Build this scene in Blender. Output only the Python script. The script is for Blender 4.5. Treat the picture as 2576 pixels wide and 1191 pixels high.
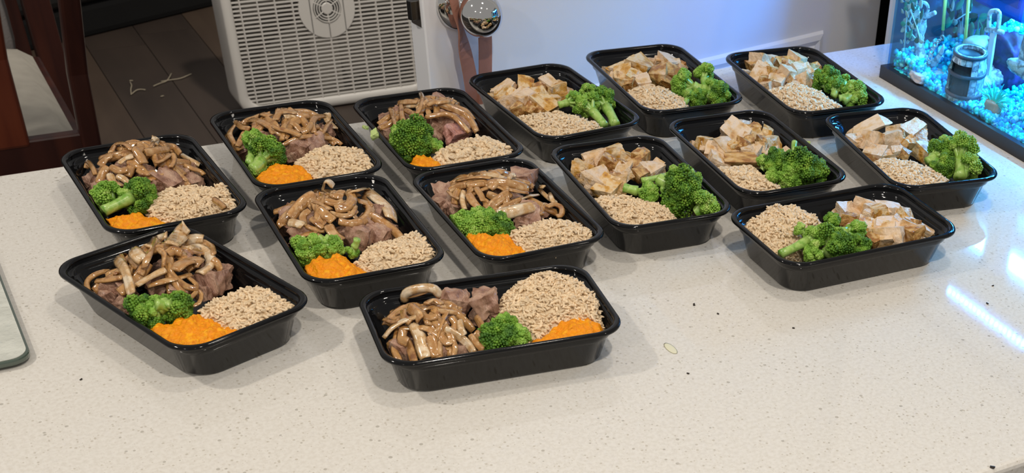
import bpy, bmesh, math, random
import numpy as np
from mathutils import Vector, Matrix
for o in list(bpy.data.objects): bpy.data.objects.remove(o)
scn = bpy.context.scene
COL = scn.collection
PI = math.pi
ZC = 0.9                                   # countertop height
# ------------------------------------------------------------------ camera
FPX, SX, SY, IW, IH = 3314.334, 600.79, 923.738, 2576, 1191
CR = np.array([[0.85158, 0.30258, -0.42809], [-0.52016, 0.58925, -0.61824], [0.06519, 0.74915, 0.65918]])
CP = np.array([0., 0., ZC + 0.6564])
cd = bpy.data.cameras.new('camera'); cam = bpy.data.objects.new('camera', cd); COL.objects.link(cam)
m4 = np.eye(4); m4[:3, :3] = CR; m4[:3, 3] = CP
cam.matrix_world = Matrix(m4.tolist())
cd.sensor_width = 36; cd.sensor_fit = 'HORIZONTAL'; cd.lens = FPX / IW * 36
cd.shift_x = -SX / IW; cd.shift_y = SY / IW
cd.clip_start = .05; cd.clip_end = 60
cd.dof.use_dof = True; cd.dof.focus_distance = 1.42; cd.dof.aperture_fstop = 18
scn.camera = cam
# ------------------------------------------------------------------ world, lamps, exposure
w = bpy.data.worlds.new('room'); scn.world = w; w.use_nodes = True
w.node_tree.nodes['Background'].inputs[0].default_value = (1.0, .97, .94, 1)
w.node_tree.nodes['Background'].inputs[1].default_value = .32
vs = scn.view_settings; vs.view_transform = 'Standard'; vs.look = 'None'; vs.gamma = 1; vs.use_curve_mapping = False
vs.exposure = -0.06
def area(name, loc, rot, size, power, col, sy=None):
    l = bpy.data.lights.new(name, 'AREA'); l.energy = power; l.color = col; l.size = size
    l.shape = 'DISK' if sy is None else 'RECTANGLE'
    if sy: l.size_y = sy
    o = bpy.data.objects.new(name, l); COL.objects.link(o); o.location = loc; o.rotation_euler = rot
    return o
WARM = (1, .92, .815)
for lx, ly, lr, lp in ((.42, .08, .08, 16), (-1.5, -.40, .10, 14), (1.6, -.35, .10, 5), (-.35, -1.5, .14, 8), (-.8, 1.55, .12, 14), (.85, 1.0, .12, 4.5)):  # first two traced from tray shadows, the rest added as fill light
    area('ceiling_and_fill_lamp', (lx, ly, ZC + 1.64), (0, 0, 0), lr, lp, WARM)

sl = bpy.data.lights.new('fan_fill_spot', 'SPOT'); sl.energy = 125; sl.color = WARM; sl.spot_size = math.radians(66); sl.spot_blend = .8; sl.shadow_soft_size = .06  # unseen spot added to brighten the fan and nearby floor
so_ = bpy.data.objects.new('fan_fill_spot', sl); COL.objects.link(so_); so_.location = (1.0, 2.6, 2.45)
so_.rotation_euler = (Vector((.95, 4.1, .1)) - Vector((1.0, 2.6, 2.45))).to_track_quat('-Z', 'Y').to_euler()
rng = random.Random(7)
nrg = np.random.default_rng(11)
# ------------------------------------------------------------------ photo geometry -> points in the room
def ray(px, py):
    d = CR @ np.array([(px - IW / 2 - SX) / FPX, -(py - IH / 2 - SY) / FPX, -1.])
    return d
def onz(px, py, z):
    d = ray(px, py); t = (ZC + z - CP[2]) / d[2]; return CP + d * t
def ony(px, py, Y):
    d = ray(px, py); return CP + d * (Y / d[1])
def onx(px, py, X):
    d = ray(px, py); return CP + d * (X / d[0])
HF = np.array([.5693, .8221, 0.])          # horizontal view direction
# ------------------------------------------------------------------ object helpers
def mesh(name, v, f, mat=None, parent=None, smooth=True, loc=None, rot=None):
    me = bpy.data.meshes.new(name); me.from_pydata([tuple(map(float, p)) for p in v], [], f)
    if smooth: me.polygons.foreach_set('use_smooth', [True] * len(me.polygons))
    if mat: me.materials.append(mat)
    me.update()
    return link(name, me, parent, loc, rot)
def link(name, me, parent=None, loc=None, rot=None, scale=None):
    o = bpy.data.objects.new(name, me); COL.objects.link(o)
    if parent: o.parent = parent
    if loc is not None: o.location = [float(x) for x in loc]
    if rot is not None: o.rotation_euler = rot
    if scale is not None: o.scale = scale
    return o
def empty(name, loc, rz=0):
    o = bpy.data.objects.new(name, None); COL.objects.link(o); o.location = [float(x) for x in loc]; o.rotation_euler = (0, 0, rz)
    o.empty_display_size = .02
    return o
def tag(o, label, cat, group=None, kind=None):
    o['label'] = label; o['category'] = cat
    if group: o['group'] = group
    if kind: o['kind'] = kind
    return o
def struct(o, label=None):
    o['kind'] = 'structure'
    if label: o['label'] = label
    return o
class MB:
    def __init__(s): s.v = []; s.f = []
    def add(s, v, f):
        n = len(s.v); s.v += [tuple(p) for p in v]; s.f += [tuple(i + n for i in q) for q in f]; return s
    def box(s, x0, x1, y0, y1, z0, z1):
        return s.add([(x, y, z) for z in (z0, z1) for y in (y0, y1) for x in (x0, x1)],
                     [(0, 2, 3, 1), (4, 5, 7, 6), (0, 1, 5, 4), (2, 6, 7, 3), (0, 4, 6, 2), (1, 3, 7, 5)])
    def tube(s, pts, rad, n=10, cap=True):
        P = [np.array(p, float) for p in pts]; R = rad if hasattr(rad, '__len__') else [rad] * len(P)
        up = np.array([.13, .27, .95]); base = len(s.v); F = []
        for i, p in enumerate(P):
            t = P[min(i + 1, len(P) - 1)] - P[max(i - 1, 0)]; t = t / (np.linalg.norm(t) + 1e-12)
            a = np.cross(up, t)
            if np.linalg.norm(a) < .05: a = np.cross((1, 0, 0), t)
            a /= np.linalg.norm(a); b = np.cross(t, a); up = b
            for k in range(n):
                q = 2 * PI * k / n; s.v.append(tuple(p + R[i] * (a * math.cos(q) + b * math.sin(q))))
        for i in range(len(P) - 1):
            for k in range(n):
                k2 = (k + 1) % n; F.append((base + i * n + k, base + i * n + k2, base + (i + 1) * n + k2, base + (i + 1) * n + k))
        if cap: F.append(tuple(base + k for k in range(n))[::-1]); F.append(tuple(base + (len(P) - 1) * n + k for k in range(n)))
        s.f += F; return s
    def lathe(s, prof, n=32, M=None):
        base = len(s.v)
        for r, z in prof:
            for k in range(n):
                q = 2 * PI * k / n; p = np.array([r * math.cos(q), r * math.sin(q), z])
                if M is not None: p = M(p)
                s.v.append(tuple(p))
        for i in range(len(prof) - 1):
            for k in range(n):
                k2 = (k + 1) % n; s.f.append((base + i * n + k, base + i * n + k2, base + (i + 1) * n + k2, base + (i + 1) * n + k))
        if prof[0][0] > 1e-6: s.f.append(tuple(base + k for k in range(n))[::-1])
        if prof[-1][0] > 1e-6: s.f.append(tuple(base + (len(prof) - 1) * n + k for k in range(n)))
        return s
    def prism(s, poly, z0, z1):
        n = len(poly); return s.add([(x, y, z) for z in (z0, z1) for x, y in poly],
            [tuple(range(n))[::-1], tuple(range(n, 2 * n))] + [(i, (i + 1) % n, n + (i + 1) % n, n + i) for i in range(n)])
    def build(s, name, mat, parent=None, smooth=False, loc=None, rot=None, bevel=0, seg=2):
        o = mesh(name, s.v, s.f, mat, parent, smooth, loc, rot)
        if bevel:
            b = o.modifiers.new('bevel', 'BEVEL'); b.width = bevel; b.segments = seg; b.limit_method = 'ANGLE'
        return o
def sn(p, seed, freq, octs=1):                # smooth pseudo noise, vectorised
    r = np.random.default_rng(seed); out = 0; amp = 1
    for _ in range(octs):
        D = r.normal(size=(5, 3)); D /= np.linalg.norm(D, axis=1)[:, None]; ph = r.uniform(0, 6.28, 5)
        out = out + amp * np.sin(p @ D.T * freq * 6.28 + ph + 1.3 * np.sin(p @ D[::-1].T * freq * 4.1)).sum(1) / 2.6
        freq *= 2.1; amp *= .5
    return out
# ------------------------------------------------------------------ materials
def mat(name, col, rough=.5, metal=0, spec=.5, coat=0, var=None, vscale=40, bump=0, bscale=200, stretch=None, vlo=.35, vhi=.65, emit=0, trans=0, coatr=.1, detail=3, sss=0, attr=None):
    m = bpy.data.materials.new(name); m.use_nodes = True; t = m.node_tree; b = t.nodes['Principled BSDF']; L = t.links.new
    b.inputs['Base Color'].default_value = (*col, 1); b.inputs['Roughness'].default_value = rough; b.inputs['Metallic'].default_value = metal
    b.inputs['Specular IOR Level'].default_value = spec; b.inputs['Coat Weight'].default_value = coat; b.inputs['Coat Roughness'].default_value = coatr
    if sss:
        b.inputs['Subsurface Weight'].default_value = sss; b.inputs['Subsurface Radius'].default_value = (.004, .002, .001); b.inputs['Subsurface Scale'].default_value = 1
    tc = t.nodes.new('ShaderNodeTexCoord'); mp = t.nodes.new('ShaderNodeMapping'); L(tc.outputs['Object'], mp.inputs[0])
    if stretch: mp.inputs['Scale'].default_value = stretch
    src = None
    if var:
        nz = t.nodes.new('ShaderNodeTexNoise'); nz.inputs['Scale'].default_value = vscale; nz.inputs['Detail'].default_value = detail; L(mp.outputs[0], nz.inputs[0])
        oi = t.nodes.new('ShaderNodeObjectInfo'); ad = t.nodes.new('ShaderNodeVectorMath'); ad.operation = 'ADD'
        L(mp.outputs[0], ad.inputs[0]); ml = t.nodes.new('ShaderNodeMath'); ml.operation = 'MULTIPLY'; ml.inputs[1].default_value = 37; L(oi.outputs['Random'], ml.inputs[0])
        L(ml.outputs[0], ad.inputs[1]); L(ad.outputs[0], nz.inputs[0])
        cr = t.nodes.new('ShaderNodeValToRGB'); L(nz.outputs['Fac'], cr.inputs[0])
        cols = [col] + list(var); n = len(cols)
        for i, c in enumerate(cols):
            pos = vlo + (vhi - vlo) * i / (n - 1)
            e = cr.color_ramp.elements[i] if i < 2 else cr.color_ramp.elements.new(pos)
            e.position = pos; e.color = (*c, 1)
        src = cr.outputs[0]
    if attr:
        at = t.nodes.new('ShaderNodeAttribute'); at.attribute_name = attr
        mx = t.nodes.new('ShaderNodeMix'); mx.data_type = 'RGBA'; mx.blend_type = 'MULTIPLY'; mx.inputs[0].default_value = 1
        if src: L(src, mx.inputs[6])
        else: mx.inputs[6].default_value = (*col, 1)
        L(at.outputs['Color'], mx.inputs[7]); src = mx.outputs[2]
    if src: L(src, b.inputs['Base Color'])
    if bump:
        n2 = t.nodes.new('ShaderNodeTexNoise'); n2.inputs['Scale'].default_value = bscale; n2.inputs['Detail'].default_value = 4; L(mp.outputs[0], n2.inputs[0])
        bp = t.nodes.new('ShaderNodeBump'); bp.inputs['Strength'].default_value = 1; bp.inputs['Distance'].default_value = bump; L(n2.outputs['Fac'], bp.inputs['Height']); L(bp.outputs[0], b.inputs['Normal'])
    if emit: b.inputs['Emission Color'].default_value = (*col, 1); b.inputs['Emission Strength'].default_value = emit
    return m
def glassy(name, tint, rough=.02, fres=1.45, extra=0.):
    m = bpy.data.materials.new(name); m.use_nodes = True; t = m.node_tree; t.nodes.clear(); L = t.links.new
    o = t.nodes.new('ShaderNodeOutputMaterial'); a = t.nodes.new('ShaderNodeBsdfTransparent'); a.inputs[0].default_value = (*tint, 1)
    g = t.nodes.new('ShaderNodeBsdfGlossy'); g.inputs['Roughness'].default_value = rough
    lw = t.nodes.new('ShaderNodeLayerWeight'); lw.inputs[0].default_value = .5; pw_ = t.nodes.new('ShaderNodeMath'); pw_.operation = 'POWER'; pw_.inputs[1].default_value = 5; L(lw.outputs['Facing'], pw_.inputs[0])
    f = t.nodes.new('ShaderNodeMath'); f.operation = 'MULTIPLY_ADD'; r0 = ((fres - 1) / (fres + 1)) ** 2; f.inputs[1].default_value = (1 - r0) * min(1, r0 * 22); f.inputs[2].default_value = r0; L(pw_.outputs[0], f.inputs[0]); mx = t.nodes.new('ShaderNodeMixShader')
    L(f.outputs[0], mx.inputs[0]); L(a.outputs[0], mx.inputs[1]); L(g.outputs[0], mx.inputs[2]); L(mx.outputs[0], o.inputs[0])
    return m
BLACK = mat('black_plastic', (.004, .004, .0045), .09, spec=.33, bump=.00005, bscale=60)
STEAK = mat('cooked_steak', (.20, .088, .052), .46, coat=.25, coatr=.3, var=[(.39, .215, .145), (.50, .315, .215)], vscale=2.6, bump=.0022, bscale=9, stretch=(1, 1, .3), vlo=.30, vhi=.66, detail=8)
STEAKP = mat('pink_steak', (.38, .155, .115), .45, coat=.25, coatr=.3, var=[(.50, .23, .18), (.60, .33, .27)], vscale=2.6, bump=.0022, bscale=9, stretch=(1, 1, .3), vlo=.30, vhi=.66, detail=8)
ONION = [mat('caramel_onion', (.40, .20, .068), .14, coat=1, coatr=.03, var=[(.52, .28, .095), (.26, .10, .025)], vscale=110, bump=.0003, bscale=300, vlo=.3, vhi=.7, sss=.12, attr='tint'),
         mat('golden_onion', (.57, .35, .155), .14, coat=1, coatr=.03, var=[(.43, .205, .06), (.66, .43, .21)], vscale=110, bump=.0003, bscale=300, vlo=.3, vhi=.7, sss=.12, attr='tint'),
         mat('pale_onion', (.74, .55, .335), .16, coat=1, coatr=.04, var=[(.56, .33, .13), (.78, .63, .44)], vscale=100, bump=.0003, bscale=300, vlo=.28, vhi=.62, sss=.12, attr='tint')]
RICE = mat('brown_rice', (.74, .585, .39), .42, spec=.4, attr='tint')
MASH = mat('orange_mash', (.90, .335, .002), .5, spec=.3, var=[(.84, .26, .002), (.95, .42, .005)], vscale=160, bump=.002, bscale=330, detail=5)
CHP = mat('pale_chicken', (.70, .50, .32), .45, coat=.12, coatr=.3, var=[(.76, .58, .41), (.66, .42, .19), (.46, .21, .05)], vscale=2.2, bump=.0014, bscale=7, vlo=.32, vhi=.74, detail=7)
CHG = mat('golden_chicken', (.72, .50, .22), .42, coat=.2, coatr=.25, var=[(.74, .56, .34), (.60, .31, .05), (.34, .13, .02)], vscale=2.2, bump=.0014, bscale=7, vlo=.32, vhi=.70, detail=7)
CHB = mat('seared_chicken', (.42, .19, .04), .38, coat=.3, coatr=.2, var=[(.30, .12, .025), (.60, .36, .12), (.70, .50, .32)], vscale=2.4, bump=.0014, bscale=7, vlo=.28, vhi=.72, detail=7)
STALK = mat('broccoli_stalk', (.28, .48, .07), .33, coat=.3, coatr=.2, var=[(.40, .58, .15), (.16, .36, .035)], vscale=90, bump=.0004, bscale=300)
BUD = mat('broccoli_buds', (.045, .13, .012), .5, spec=.35, var=[(.13, .28, .022), (.30, .46, .06)], vscale=95, vlo=.36, vhi=.72, bump=.0003, bscale=900)
BUDL = mat('light_broccoli_buds', (.13, .29, .025), .45, spec=.4, var=[(.25, .45, .055), (.42, .56, .14)], vscale=95, vlo=.36, vhi=.72, bump=.0003, bscale=900)

# ------------------------------------------------------------------ the setting
def quartz():
    m = mat('white_quartz', (.70, .665, .60), .06, spec=.42)
    t = m.node_tree; L = t.links.new; b = t.nodes['Principled BSDF']; tc = t.nodes.new('ShaderNodeTexCoord')
    cur = None
    nz = t.nodes.new('ShaderNodeTexNoise'); nz.inputs['Scale'].default_value = 260; nz.inputs['Detail'].default_value = 4; L(tc.outputs['Object'], nz.inputs[0])
    cr = t.nodes.new('ShaderNodeValToRGB'); L(nz.outputs['Fac'], cr.inputs[0])
    cr.color_ramp.elements[0].position = .35; cr.color_ramp.elements[0].color = (.655, .62, .56, 1)
    cr.color_ramp.elements[1].position = .6; cr.color_ramp.elements[1].color = (.715, .685, .63, 1)
    cur = cr.outputs[0]
    for sc, lo, hi, c, amt in ((300, .66, .38, (.40, .35, .27), .55), (170, .84, .30, (.30, .27, .22), .6), (520, .5, .45, (.58, .53, .46), .45)):
        v = t.nodes.new('ShaderNodeTexVoronoi'); v.inputs['Scale'].default_value = sc; L(tc.outputs['Object'], v.inputs['Vector'])
        sep = t.nodes.new('ShaderNodeSeparateColor'); L(v.outputs['Color'], sep.inputs[0])
        mr = t.nodes.new('ShaderNodeMapRange'); mr.inputs[1].default_value = lo; mr.inputs[2].default_value = 1; mr.inputs[3].default_value = 0; mr.inputs[4].default_value = hi; L(sep.outputs[0], mr.inputs[0])
        lt = t.nodes.new('ShaderNodeMath'); lt.operation = 'LESS_THAN'; L(v.outputs['Distance'], lt.inputs[0]); L(mr.outputs[0], lt.inputs[1])
        ml = t.nodes.new('ShaderNodeMath'); ml.operation = 'MULTIPLY'; ml.inputs[1].default_value = amt; L(lt.outputs[0], ml.inputs[0])
        mx = t.nodes.new('ShaderNodeMix'); mx.data_type = 'RGBA'; L(ml.outputs[0], mx.inputs[0]); L(cur, mx.inputs[6]); mx.inputs[7].default_value = (*c, 1); cur = mx.outputs[2]
    L(cur, b.inputs['Base Color'])
    return m
QUARTZ = quartz()
WHITE = mat('white_paint', (.87, .875, .90), .35, bump=.0002, bscale=40)
CREAM = mat('cream_paint', (.66, .62, .55), .45)
ct = MB().box(-1.3, 2.3, .668, 1.607, ZC - .035, ZC).build('countertop', QUARTZ, bevel=.006, seg=3)
tag(ct, 'cream white speckled quartz countertop under all the meal trays', 'countertop')
ib = empty('kitchen_island', (.5, 1.12, 0))
tag(ib, 'cream painted island cabinet below the speckled countertop', 'cabinet')
MB().box(-1.75, 1.75, -.40, .42, .1, ZC - .0355).build('carcass', CREAM, ib)
MB().box(-1.7, 1.7, -.34, .36, 0, .1).build('toe_kick', CREAM, ib)
for i in range(4): MB().box(-1.7 + i * .86, -.88 + i * .86, -.42, -.4, .13, ZC - .06).build('door', CREAM, ib, bevel=.004)
# floor of wide planks
fl = struct(MB().box(-5, 5, -2, 9, -.05, -.004).build('floor', mat('floor_base', (.02, .015, .012), .7)))
PL = [mat('floor_plank_%s' % n, c, .5, var=v, vscale=9, stretch=(1, .12, 1), bump=.0004, bscale=50) for n, c, v in
      (('tan', (.125, .087, .060), [(.08, .055, .04)]), ('brown', (.070, .051, .040), [(.05, .037, .03)]), ('grey', (.095, .074, .060), [(.065, .05, .042)]))]
pw = .17
pme = {}
ang = math.radians(-4)
for i in range(-8, 14):
    y = 2.2 + rng.uniform(0, 1.1)
    while y < 7.5:
        ln = 1.25
        mi = rng.randrange(3)
        if mi not in pme:
            o = MB().box(-pw / 2 + .0012, pw / 2 - .0012, 0, ln - .003, -.006, 0).build('plank', PL[mi], fl, bevel=.001, seg=1); pme[mi] = o.data
            o.location = (.1 + i * pw, y - .6, 0)
        else:
            o = link('plank', pme[mi], fl, (.1 + i * pw, y - .6, 0))
        y += ln
struct(MB().box(-5, 6, 8.0, 8.1, 0, 2.7).build('wall_back', mat('dim_wall', (.25, .22, .2), .6)))
struct(MB().box(1.284, 3.2, 1.6095, 1.629, 0, 2.6).build('wall_right', CREAM))
# ------------------------------------------------------------------ white door, ajar behind the counter
dphi = math.radians(10)
dr = struct(empty('door_1', (.588, 1.69, .012), dphi), 'white panelled door standing open behind the countertop')
DW = .855
MB().box(0, DW, 0, .036, 0, 2.03).build('slab', WHITE, dr, bevel=.002)
def moulding(x0, x1, z0, z1, name):
    mb = MB(); pr = [(0, .0005), (.004, -.005), (.012, -.007), (.02, -.004), (.026, -.0085), (.034, -.003), (.036, .0005)]
    rect = lambda d: [(x0 + d, z0 + d), (x1 - d, z0 + d), (x1 - d, z1 - d), (x0 + d, z1 - d)]
    vv = [(x, y, z) for d, y in pr for x, z in rect(d)]; ff = []
    for i in range(len(pr) - 1):
        for k in range(4): ff.append((i * 4 + k, i * 4 + (k + 1) % 4, (i + 1) * 4 + (k + 1) % 4, (i + 1) * 4 + k))
    mb.add(vv, ff).build(name, WHITE, dr)
moulding(.115, DW - .13, .2, .838, 'panel_moulding')
moulding(.115, DW - .13, 1.06, 1.88, 'panel_moulding')
CHROME = mat('chrome', (.75, .74, .72), .05, metal=1)
DKMET = mat('dark_metal', (.16, .155, .15), .25, metal=1)
lz = ZC + .09 - .012
lp_ = MB().box(-.0015, .001, .006, .030, lz - .02, lz + .05).build('latch_plate', CHROME, dr, bevel=.0006)
MB().prism([(-.010, .011), (-.012, .019), (-.004, .026), (.002, .026), (.002, .010)], lz - .012, lz + .012).build('latch_bolt', DKMET, lp_, bevel=.001)
kx, kz = .052, ZC + .094 - .012
kb = MB().lathe([(0, 0), (.033, 0), (.0335, .003), (.031, .007), (.024, .010), (.0145, .012), (.0125, .016), (.0125, .03)], 40, lambda p: np.array([kx + p[0], -p[2], kz + p[1]])).build('rosette', CHROME, dr, True)
pr = [(.0125, .028)] + [(.0275 * math.sin(q) , .053 - .0255 * math.cos(q)) for q in np.linspace(.48, PI, 22)]
MB().lathe(pr, 44, lambda p: np.array([kx + p[0], -p[2], kz + p[1]])).build('knob', CHROME, dr, True)
MB().lathe([(0, .0), (.0035, .0), (.0035, .002), (.0025, .0035), (0, .0036)], 14, lambda p: np.array([kx - .022 + p[0], -.008 - p[2], kz + .006 + p[1]])).build('screw', CHROME, kb, True)
LEATH = mat('pink_leather', (.42, .19, .135), .55, var=[(.36, .16, .11)], vscale=30, bump=.0003, bscale=500)
def ribbon(name, pts, wid, thick, sides, material, parent=None, loc=(0, 0, 0)):
    P = np.array(pts, float); n = len(P); v = []; f = []
    for i in range(n):
        s = np.array(sides[i] if len(np.shape(sides)) > 1 else sides, float); s /= np.linalg.norm(s)
        t = P[min(i + 1, n - 1)] - P[max(i - 1, 0)]; t /= np.linalg.norm(t); nn = np.cross(t, s)
        wd = wid[i] if hasattr(wid, '__len__') else wid
        for a, b in ((-1, -1), (1, -1), (1, 1), (-1, 1)): v.append(P[i] + s * a * wd / 2 + nn * b * thick / 2)
    for i in range(n - 1):
        for k in range(4): f.append((i * 4 + k, i * 4 + (k + 1) % 4, i * 4 + 4 + (k + 1) % 4, i * 4 + 4 + k))
    f += [(0, 1, 2, 3)[::-1], tuple(4 * n - 4 + k for k in range(4))]
    return mesh(name, v, f, material, parent, False, loc)
def spline(pts, n):
    P = np.array(pts, float); k = len(P)
    if k == 2: P = np.array([P[0], (P[0] + P[1]) / 2, P[1]]); k = 3
    Q = np.vstack([2 * P[0] - P[1], P, 2 * P[-1] - P[-2]]); out = []
    for s in np.linspace(0, k - 1, n):
        i = min(int(s), k - 2); u = s - i; a, b, c, d = Q[i:i + 4]
        out.append(.5 * (2 * b + (c - a) * u + (2 * a - 5 * b + 4 * c - d) * u * u + (3 * b - a - 3 * c + d) * u ** 3))
    return np.array(out)
st = empty('leather_strap', (0, 0, 0))
tag(st, 'pinkish brown leather strap looped over the chrome door knob', 'strap')
pts = [ony(1142, -60, 1.668), ony(1140, -20, 1.664), ony(1146, 20, 1.664), ony(1158, 70, 1.668), ony(1170, 130, 1.672), ony(1182, 190, 1.675), ony(1192, 260, 1.675), ony(1198, 330, 1.675)]
sd = [(1, .17, 0)] * 8; sd[1] = (.8, .6, 0); sd[2] = (.7, .7, .1); sd[3] = (.55, .8, .1); sd[4] = (.9, .3, 0)
ribbon('tail', spline(pts, 24), .0195, .002, np.array(spline(sd, 24)), LEATH, st)
pts = [ony(1166, -40, 1.672), ony(1190, -20, 1.676), ony(1212, 30, 1.678), ony(1220, 90, 1.678), ony(1221, 160, 1.677), ony(1220, 240, 1.676), ony(1219, 330, 1.676)]
ribbon('tail', spline(pts, 24), .0195, .002, (1, .17, 0), LEATH, st)
# black panel standing in for the dark gap past the hinge side
o = MB().box(1.35, 2.2, 2.05, 2.3, 0, 2.2).build('dark_gap_panel', mat('gap_black', (.002, .002, .002), .9, spec=.1), bevel=.004)
tag(o, 'black panel standing in for the dark gap between white door and aquarium', 'cabinet')

# ------------------------------------------------------------------ box fan on the floor
FANW = mat('fan_plastic', (.80, .775, .73), .4)
FAND = mat('fan_grey_plastic', (.55, .53, .50), .5)  # grey plastic of the blades and feet
FANK = mat('fan_black', (.012, .012, .012), .6)
fan = empty('box_fan', (1.088, 3.93, 0)); tag(fan, 'square white plastic box fan standing on the floor left of the door', 'fan')
FH, FW = .55, .575; fc = FH / 2 + .004
def rrect(hw, hh, r, n=8):
    out = []
    for cx, cy, t0 in ((hw - r, hh - r, 0), (-(hw - r), hh - r, 90), (-(hw - r), -(hh - r), 180), (hw - r, -(hh - r), 270)):
        for k in range(n + 1):
            t = math.radians(t0 + 90 * k / n); out.append((cx + r * math.cos(t), cy + r * math.sin(t)))
    return out
def loft(loops, closed=False):
    n = len(loops[0]); v = [p for l in loops for p in l]; f = []
    for i in range(len(loops) - 1):
        for k in range(n): f.append((i * n + k, i * n + (k + 1) % n, (i + 1) * n + (k + 1) % n, (i + 1) * n + k))
    return v, f
lo = []
for d, y in ((.0, .11), (0, .006), (.004, 0), (.024, 0), (.028, .006), (.03, .012), (.03, .11), (.0, .11)):
    lo.append([(x, y, z + fc) for x, z in rrect(FW / 2 - d, FH / 2 - d, .055 - d * .6)])
v, f = loft(lo); mesh('frame', v, f, FANW, fan)
NB = 44
hb = MB().box(-FW / 2 + .029, FW / 2 - .029, .006, .016, -.0016, .0016)
hm = None
for i in range(NB):
    z = fc - FH / 2 + .034 + i * (FH - .068) / (NB - 1)
    if hm is None: o = hb.build('grille_bar', FANW, fan); hm = o.data; o.location = (0, 0, z)
    else: link('grille_bar', hm, fan, (0, 0, z))
vb = MB().box(-.0016, .0016, .004, .018, -FH / 2 + .029, FH / 2 - .029); vm = None
for i in range(11):
    x = -FW / 2 + .05 + i * (FW - .1) / 10
    if vm is None: o = vb.build('grille_rib', FANW, fan); vm = o.data; o.location = (x, 0, fc)
    else: link('grille_rib', vm, fan, (x, 0, fc))
toY = lambda y0: (lambda p: np.array([p[0], y0 - p[2], p[1] + fc]))
mc = MB().lathe([(.040, 0), (.078, 0), (.080, .002), (.080, .008), (.040, .008), (.040, 0)], 44, toY(.012)).build('motor_cover', FANW, fan, False)
MB().lathe([(0, 0), (.040, 0), (.040, .002), (0, .002)], 36, toY(.0076)).build('vent_backing', FANK, mc)
for r in (.0225, .0295, .0365):
    MB().lathe([(r - .0014, 0), (r + .0014, 0), (r + .0014, .004), (r - .0014, .004), (r - .0014, 0)], 40, toY(.0058)).build('vent_ring', FANW, mc)
MB().lathe([(0, 0), (.0165, 0), (.0165, .010), (.014, .012), (0, .012)], 36, toY(.014)).build('hub_cap', FANW, mc)
for k in range(6):
    q = k * PI / 3 + .55; d = (math.cos(q), math.sin(q))
    MB().tube([(d[0] * .014, .0035, fc + d[1] * .014), (d[0] * .041, .0035, fc + d[1] * .041)], .0017, 6).build('vent_spoke', FANW, mc)
MB().box(-.052, .03, .04, .06, fc - .245, fc - .07).build('motor_bracket', FANW, fan, bevel=.006)
for k in range(5):
    q0 = k * 2 * PI / 5 + .3; vv = []; ff = []
    for i in range(9):
        for j in range(5):
            r = .07 + .165 * i / 8; q = q0 + (j / 4 - .5) * 1.0 + .12 * i / 8
            vv.append((r * math.cos(q), .075 + .025 * (j / 4 - .5) * 2, fc + r * math.sin(q)))
    ff = [(i * 5 + j, i * 5 + j + 1, i * 5 + j + 6, i * 5 + j + 5) for i in range(8) for j in range(4)]
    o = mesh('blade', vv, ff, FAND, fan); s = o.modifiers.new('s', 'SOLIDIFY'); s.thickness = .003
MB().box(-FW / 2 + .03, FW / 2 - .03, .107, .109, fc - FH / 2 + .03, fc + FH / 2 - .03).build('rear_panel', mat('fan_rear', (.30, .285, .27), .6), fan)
MB().lathe([(.002, 0), (.006, .001), (.006, .003), (.002, .003)], 12, lambda p: np.array([-FW / 2 - p[2] + .001, .03 + p[0], fc + .19 + p[1] - .05])).build('side_screw', DKMET, fan)
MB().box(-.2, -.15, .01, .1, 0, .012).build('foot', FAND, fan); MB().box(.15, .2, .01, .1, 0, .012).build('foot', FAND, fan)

# ------------------------------------------------------------------ dining chair, its back towards the counter
REDW = mat('red_brown_wood', (.045, .011, .007), .4, coat=.15, coatr=.3, var=[(.030, .007, .005), (.060, .015, .008)], vscale=14, stretch=(1, 1, .12))
REDLIT = mat('lit_red_wood', (.15, .032, .012), .35, coat=.3, coatr=.2, var=[(.10, .02, .009), (.19, .045, .018)], vscale=14, stretch=(1, 1, .12))  # same wood with the light on the splats put into its colour
CUSH = mat('cream_cushion_fabric', (.42, .39, .33), .8, bump=.004, bscale=14, var=[(.36, .33, .28)], vscale=20)
ch = empty('dining_chair', (.06, 2.7, 0)); tag(ch, 'dark red wooden dining chair with a cream seat cushion beyond the counter', 'chair')
def slab(poly_pts, rx, ry, name, m, parent, bev=.006):
    mb = MB()
    vv = []; ff = []
    for p in poly_pts:
        x, y, z = p
        vv += [(x - rx, y - ry, z), (x + rx, y - ry, z), (x + rx, y + ry, z), (x - rx, y + ry, z)]
    for i in range(len(poly_pts) - 1):
        for k in range(4): ff.append((i * 4 + k, i * 4 + (k + 1) % 4, i * 4 + 4 + (k + 1) % 4, i * 4 + 4 + k))
    n = len(vv); ff += [(3, 2, 1, 0), (n - 4, n - 3, n - 2, n - 1)]
    return mb.add(vv, ff).build(name, m, parent, bevel=bev)
for s in (1, -1):
    slab([(s * .205, -.03, 0), (s * .205, .0, .25), (s * .205, 0, .46), (s * .215, -.01, .62), (s * .235, -.05, .80), (s * .24, -.09, .98)], .0175, .014, 'back_post', REDW, ch)
    slab([(s * .2, .67, 0), (s * .2, .67, .40)], .02, .02, 'front_leg', REDW, ch)
slab([(.035, -.006, .50), (.040, -.012, .66), (.055, -.04, .80), (.06, -.08, .94)], .07, .009, 'back_splat', REDLIT, ch)
slab([(-.115, -.006, .50), (-.115, -.012, .66), (-.12, -.04, .80), (-.125, -.08, .94)], .05, .009, 'back_splat', REDLIT, ch)
MB().box(-.20, .20, -.012, .012, .445, .512).build('lower_rail', REDW, ch, bevel=.004)
MB().box(-.25, .25, -.105, -.075, .93, 1.0).build('crest_rail', REDW, ch, bevel=.01)
MB().box(-.22, .22, -.01, .70, .37, .42).build('seat_frame', REDW, ch, bevel=.006)
vv, ff = [], []
nx, ny = 14, 18
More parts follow.
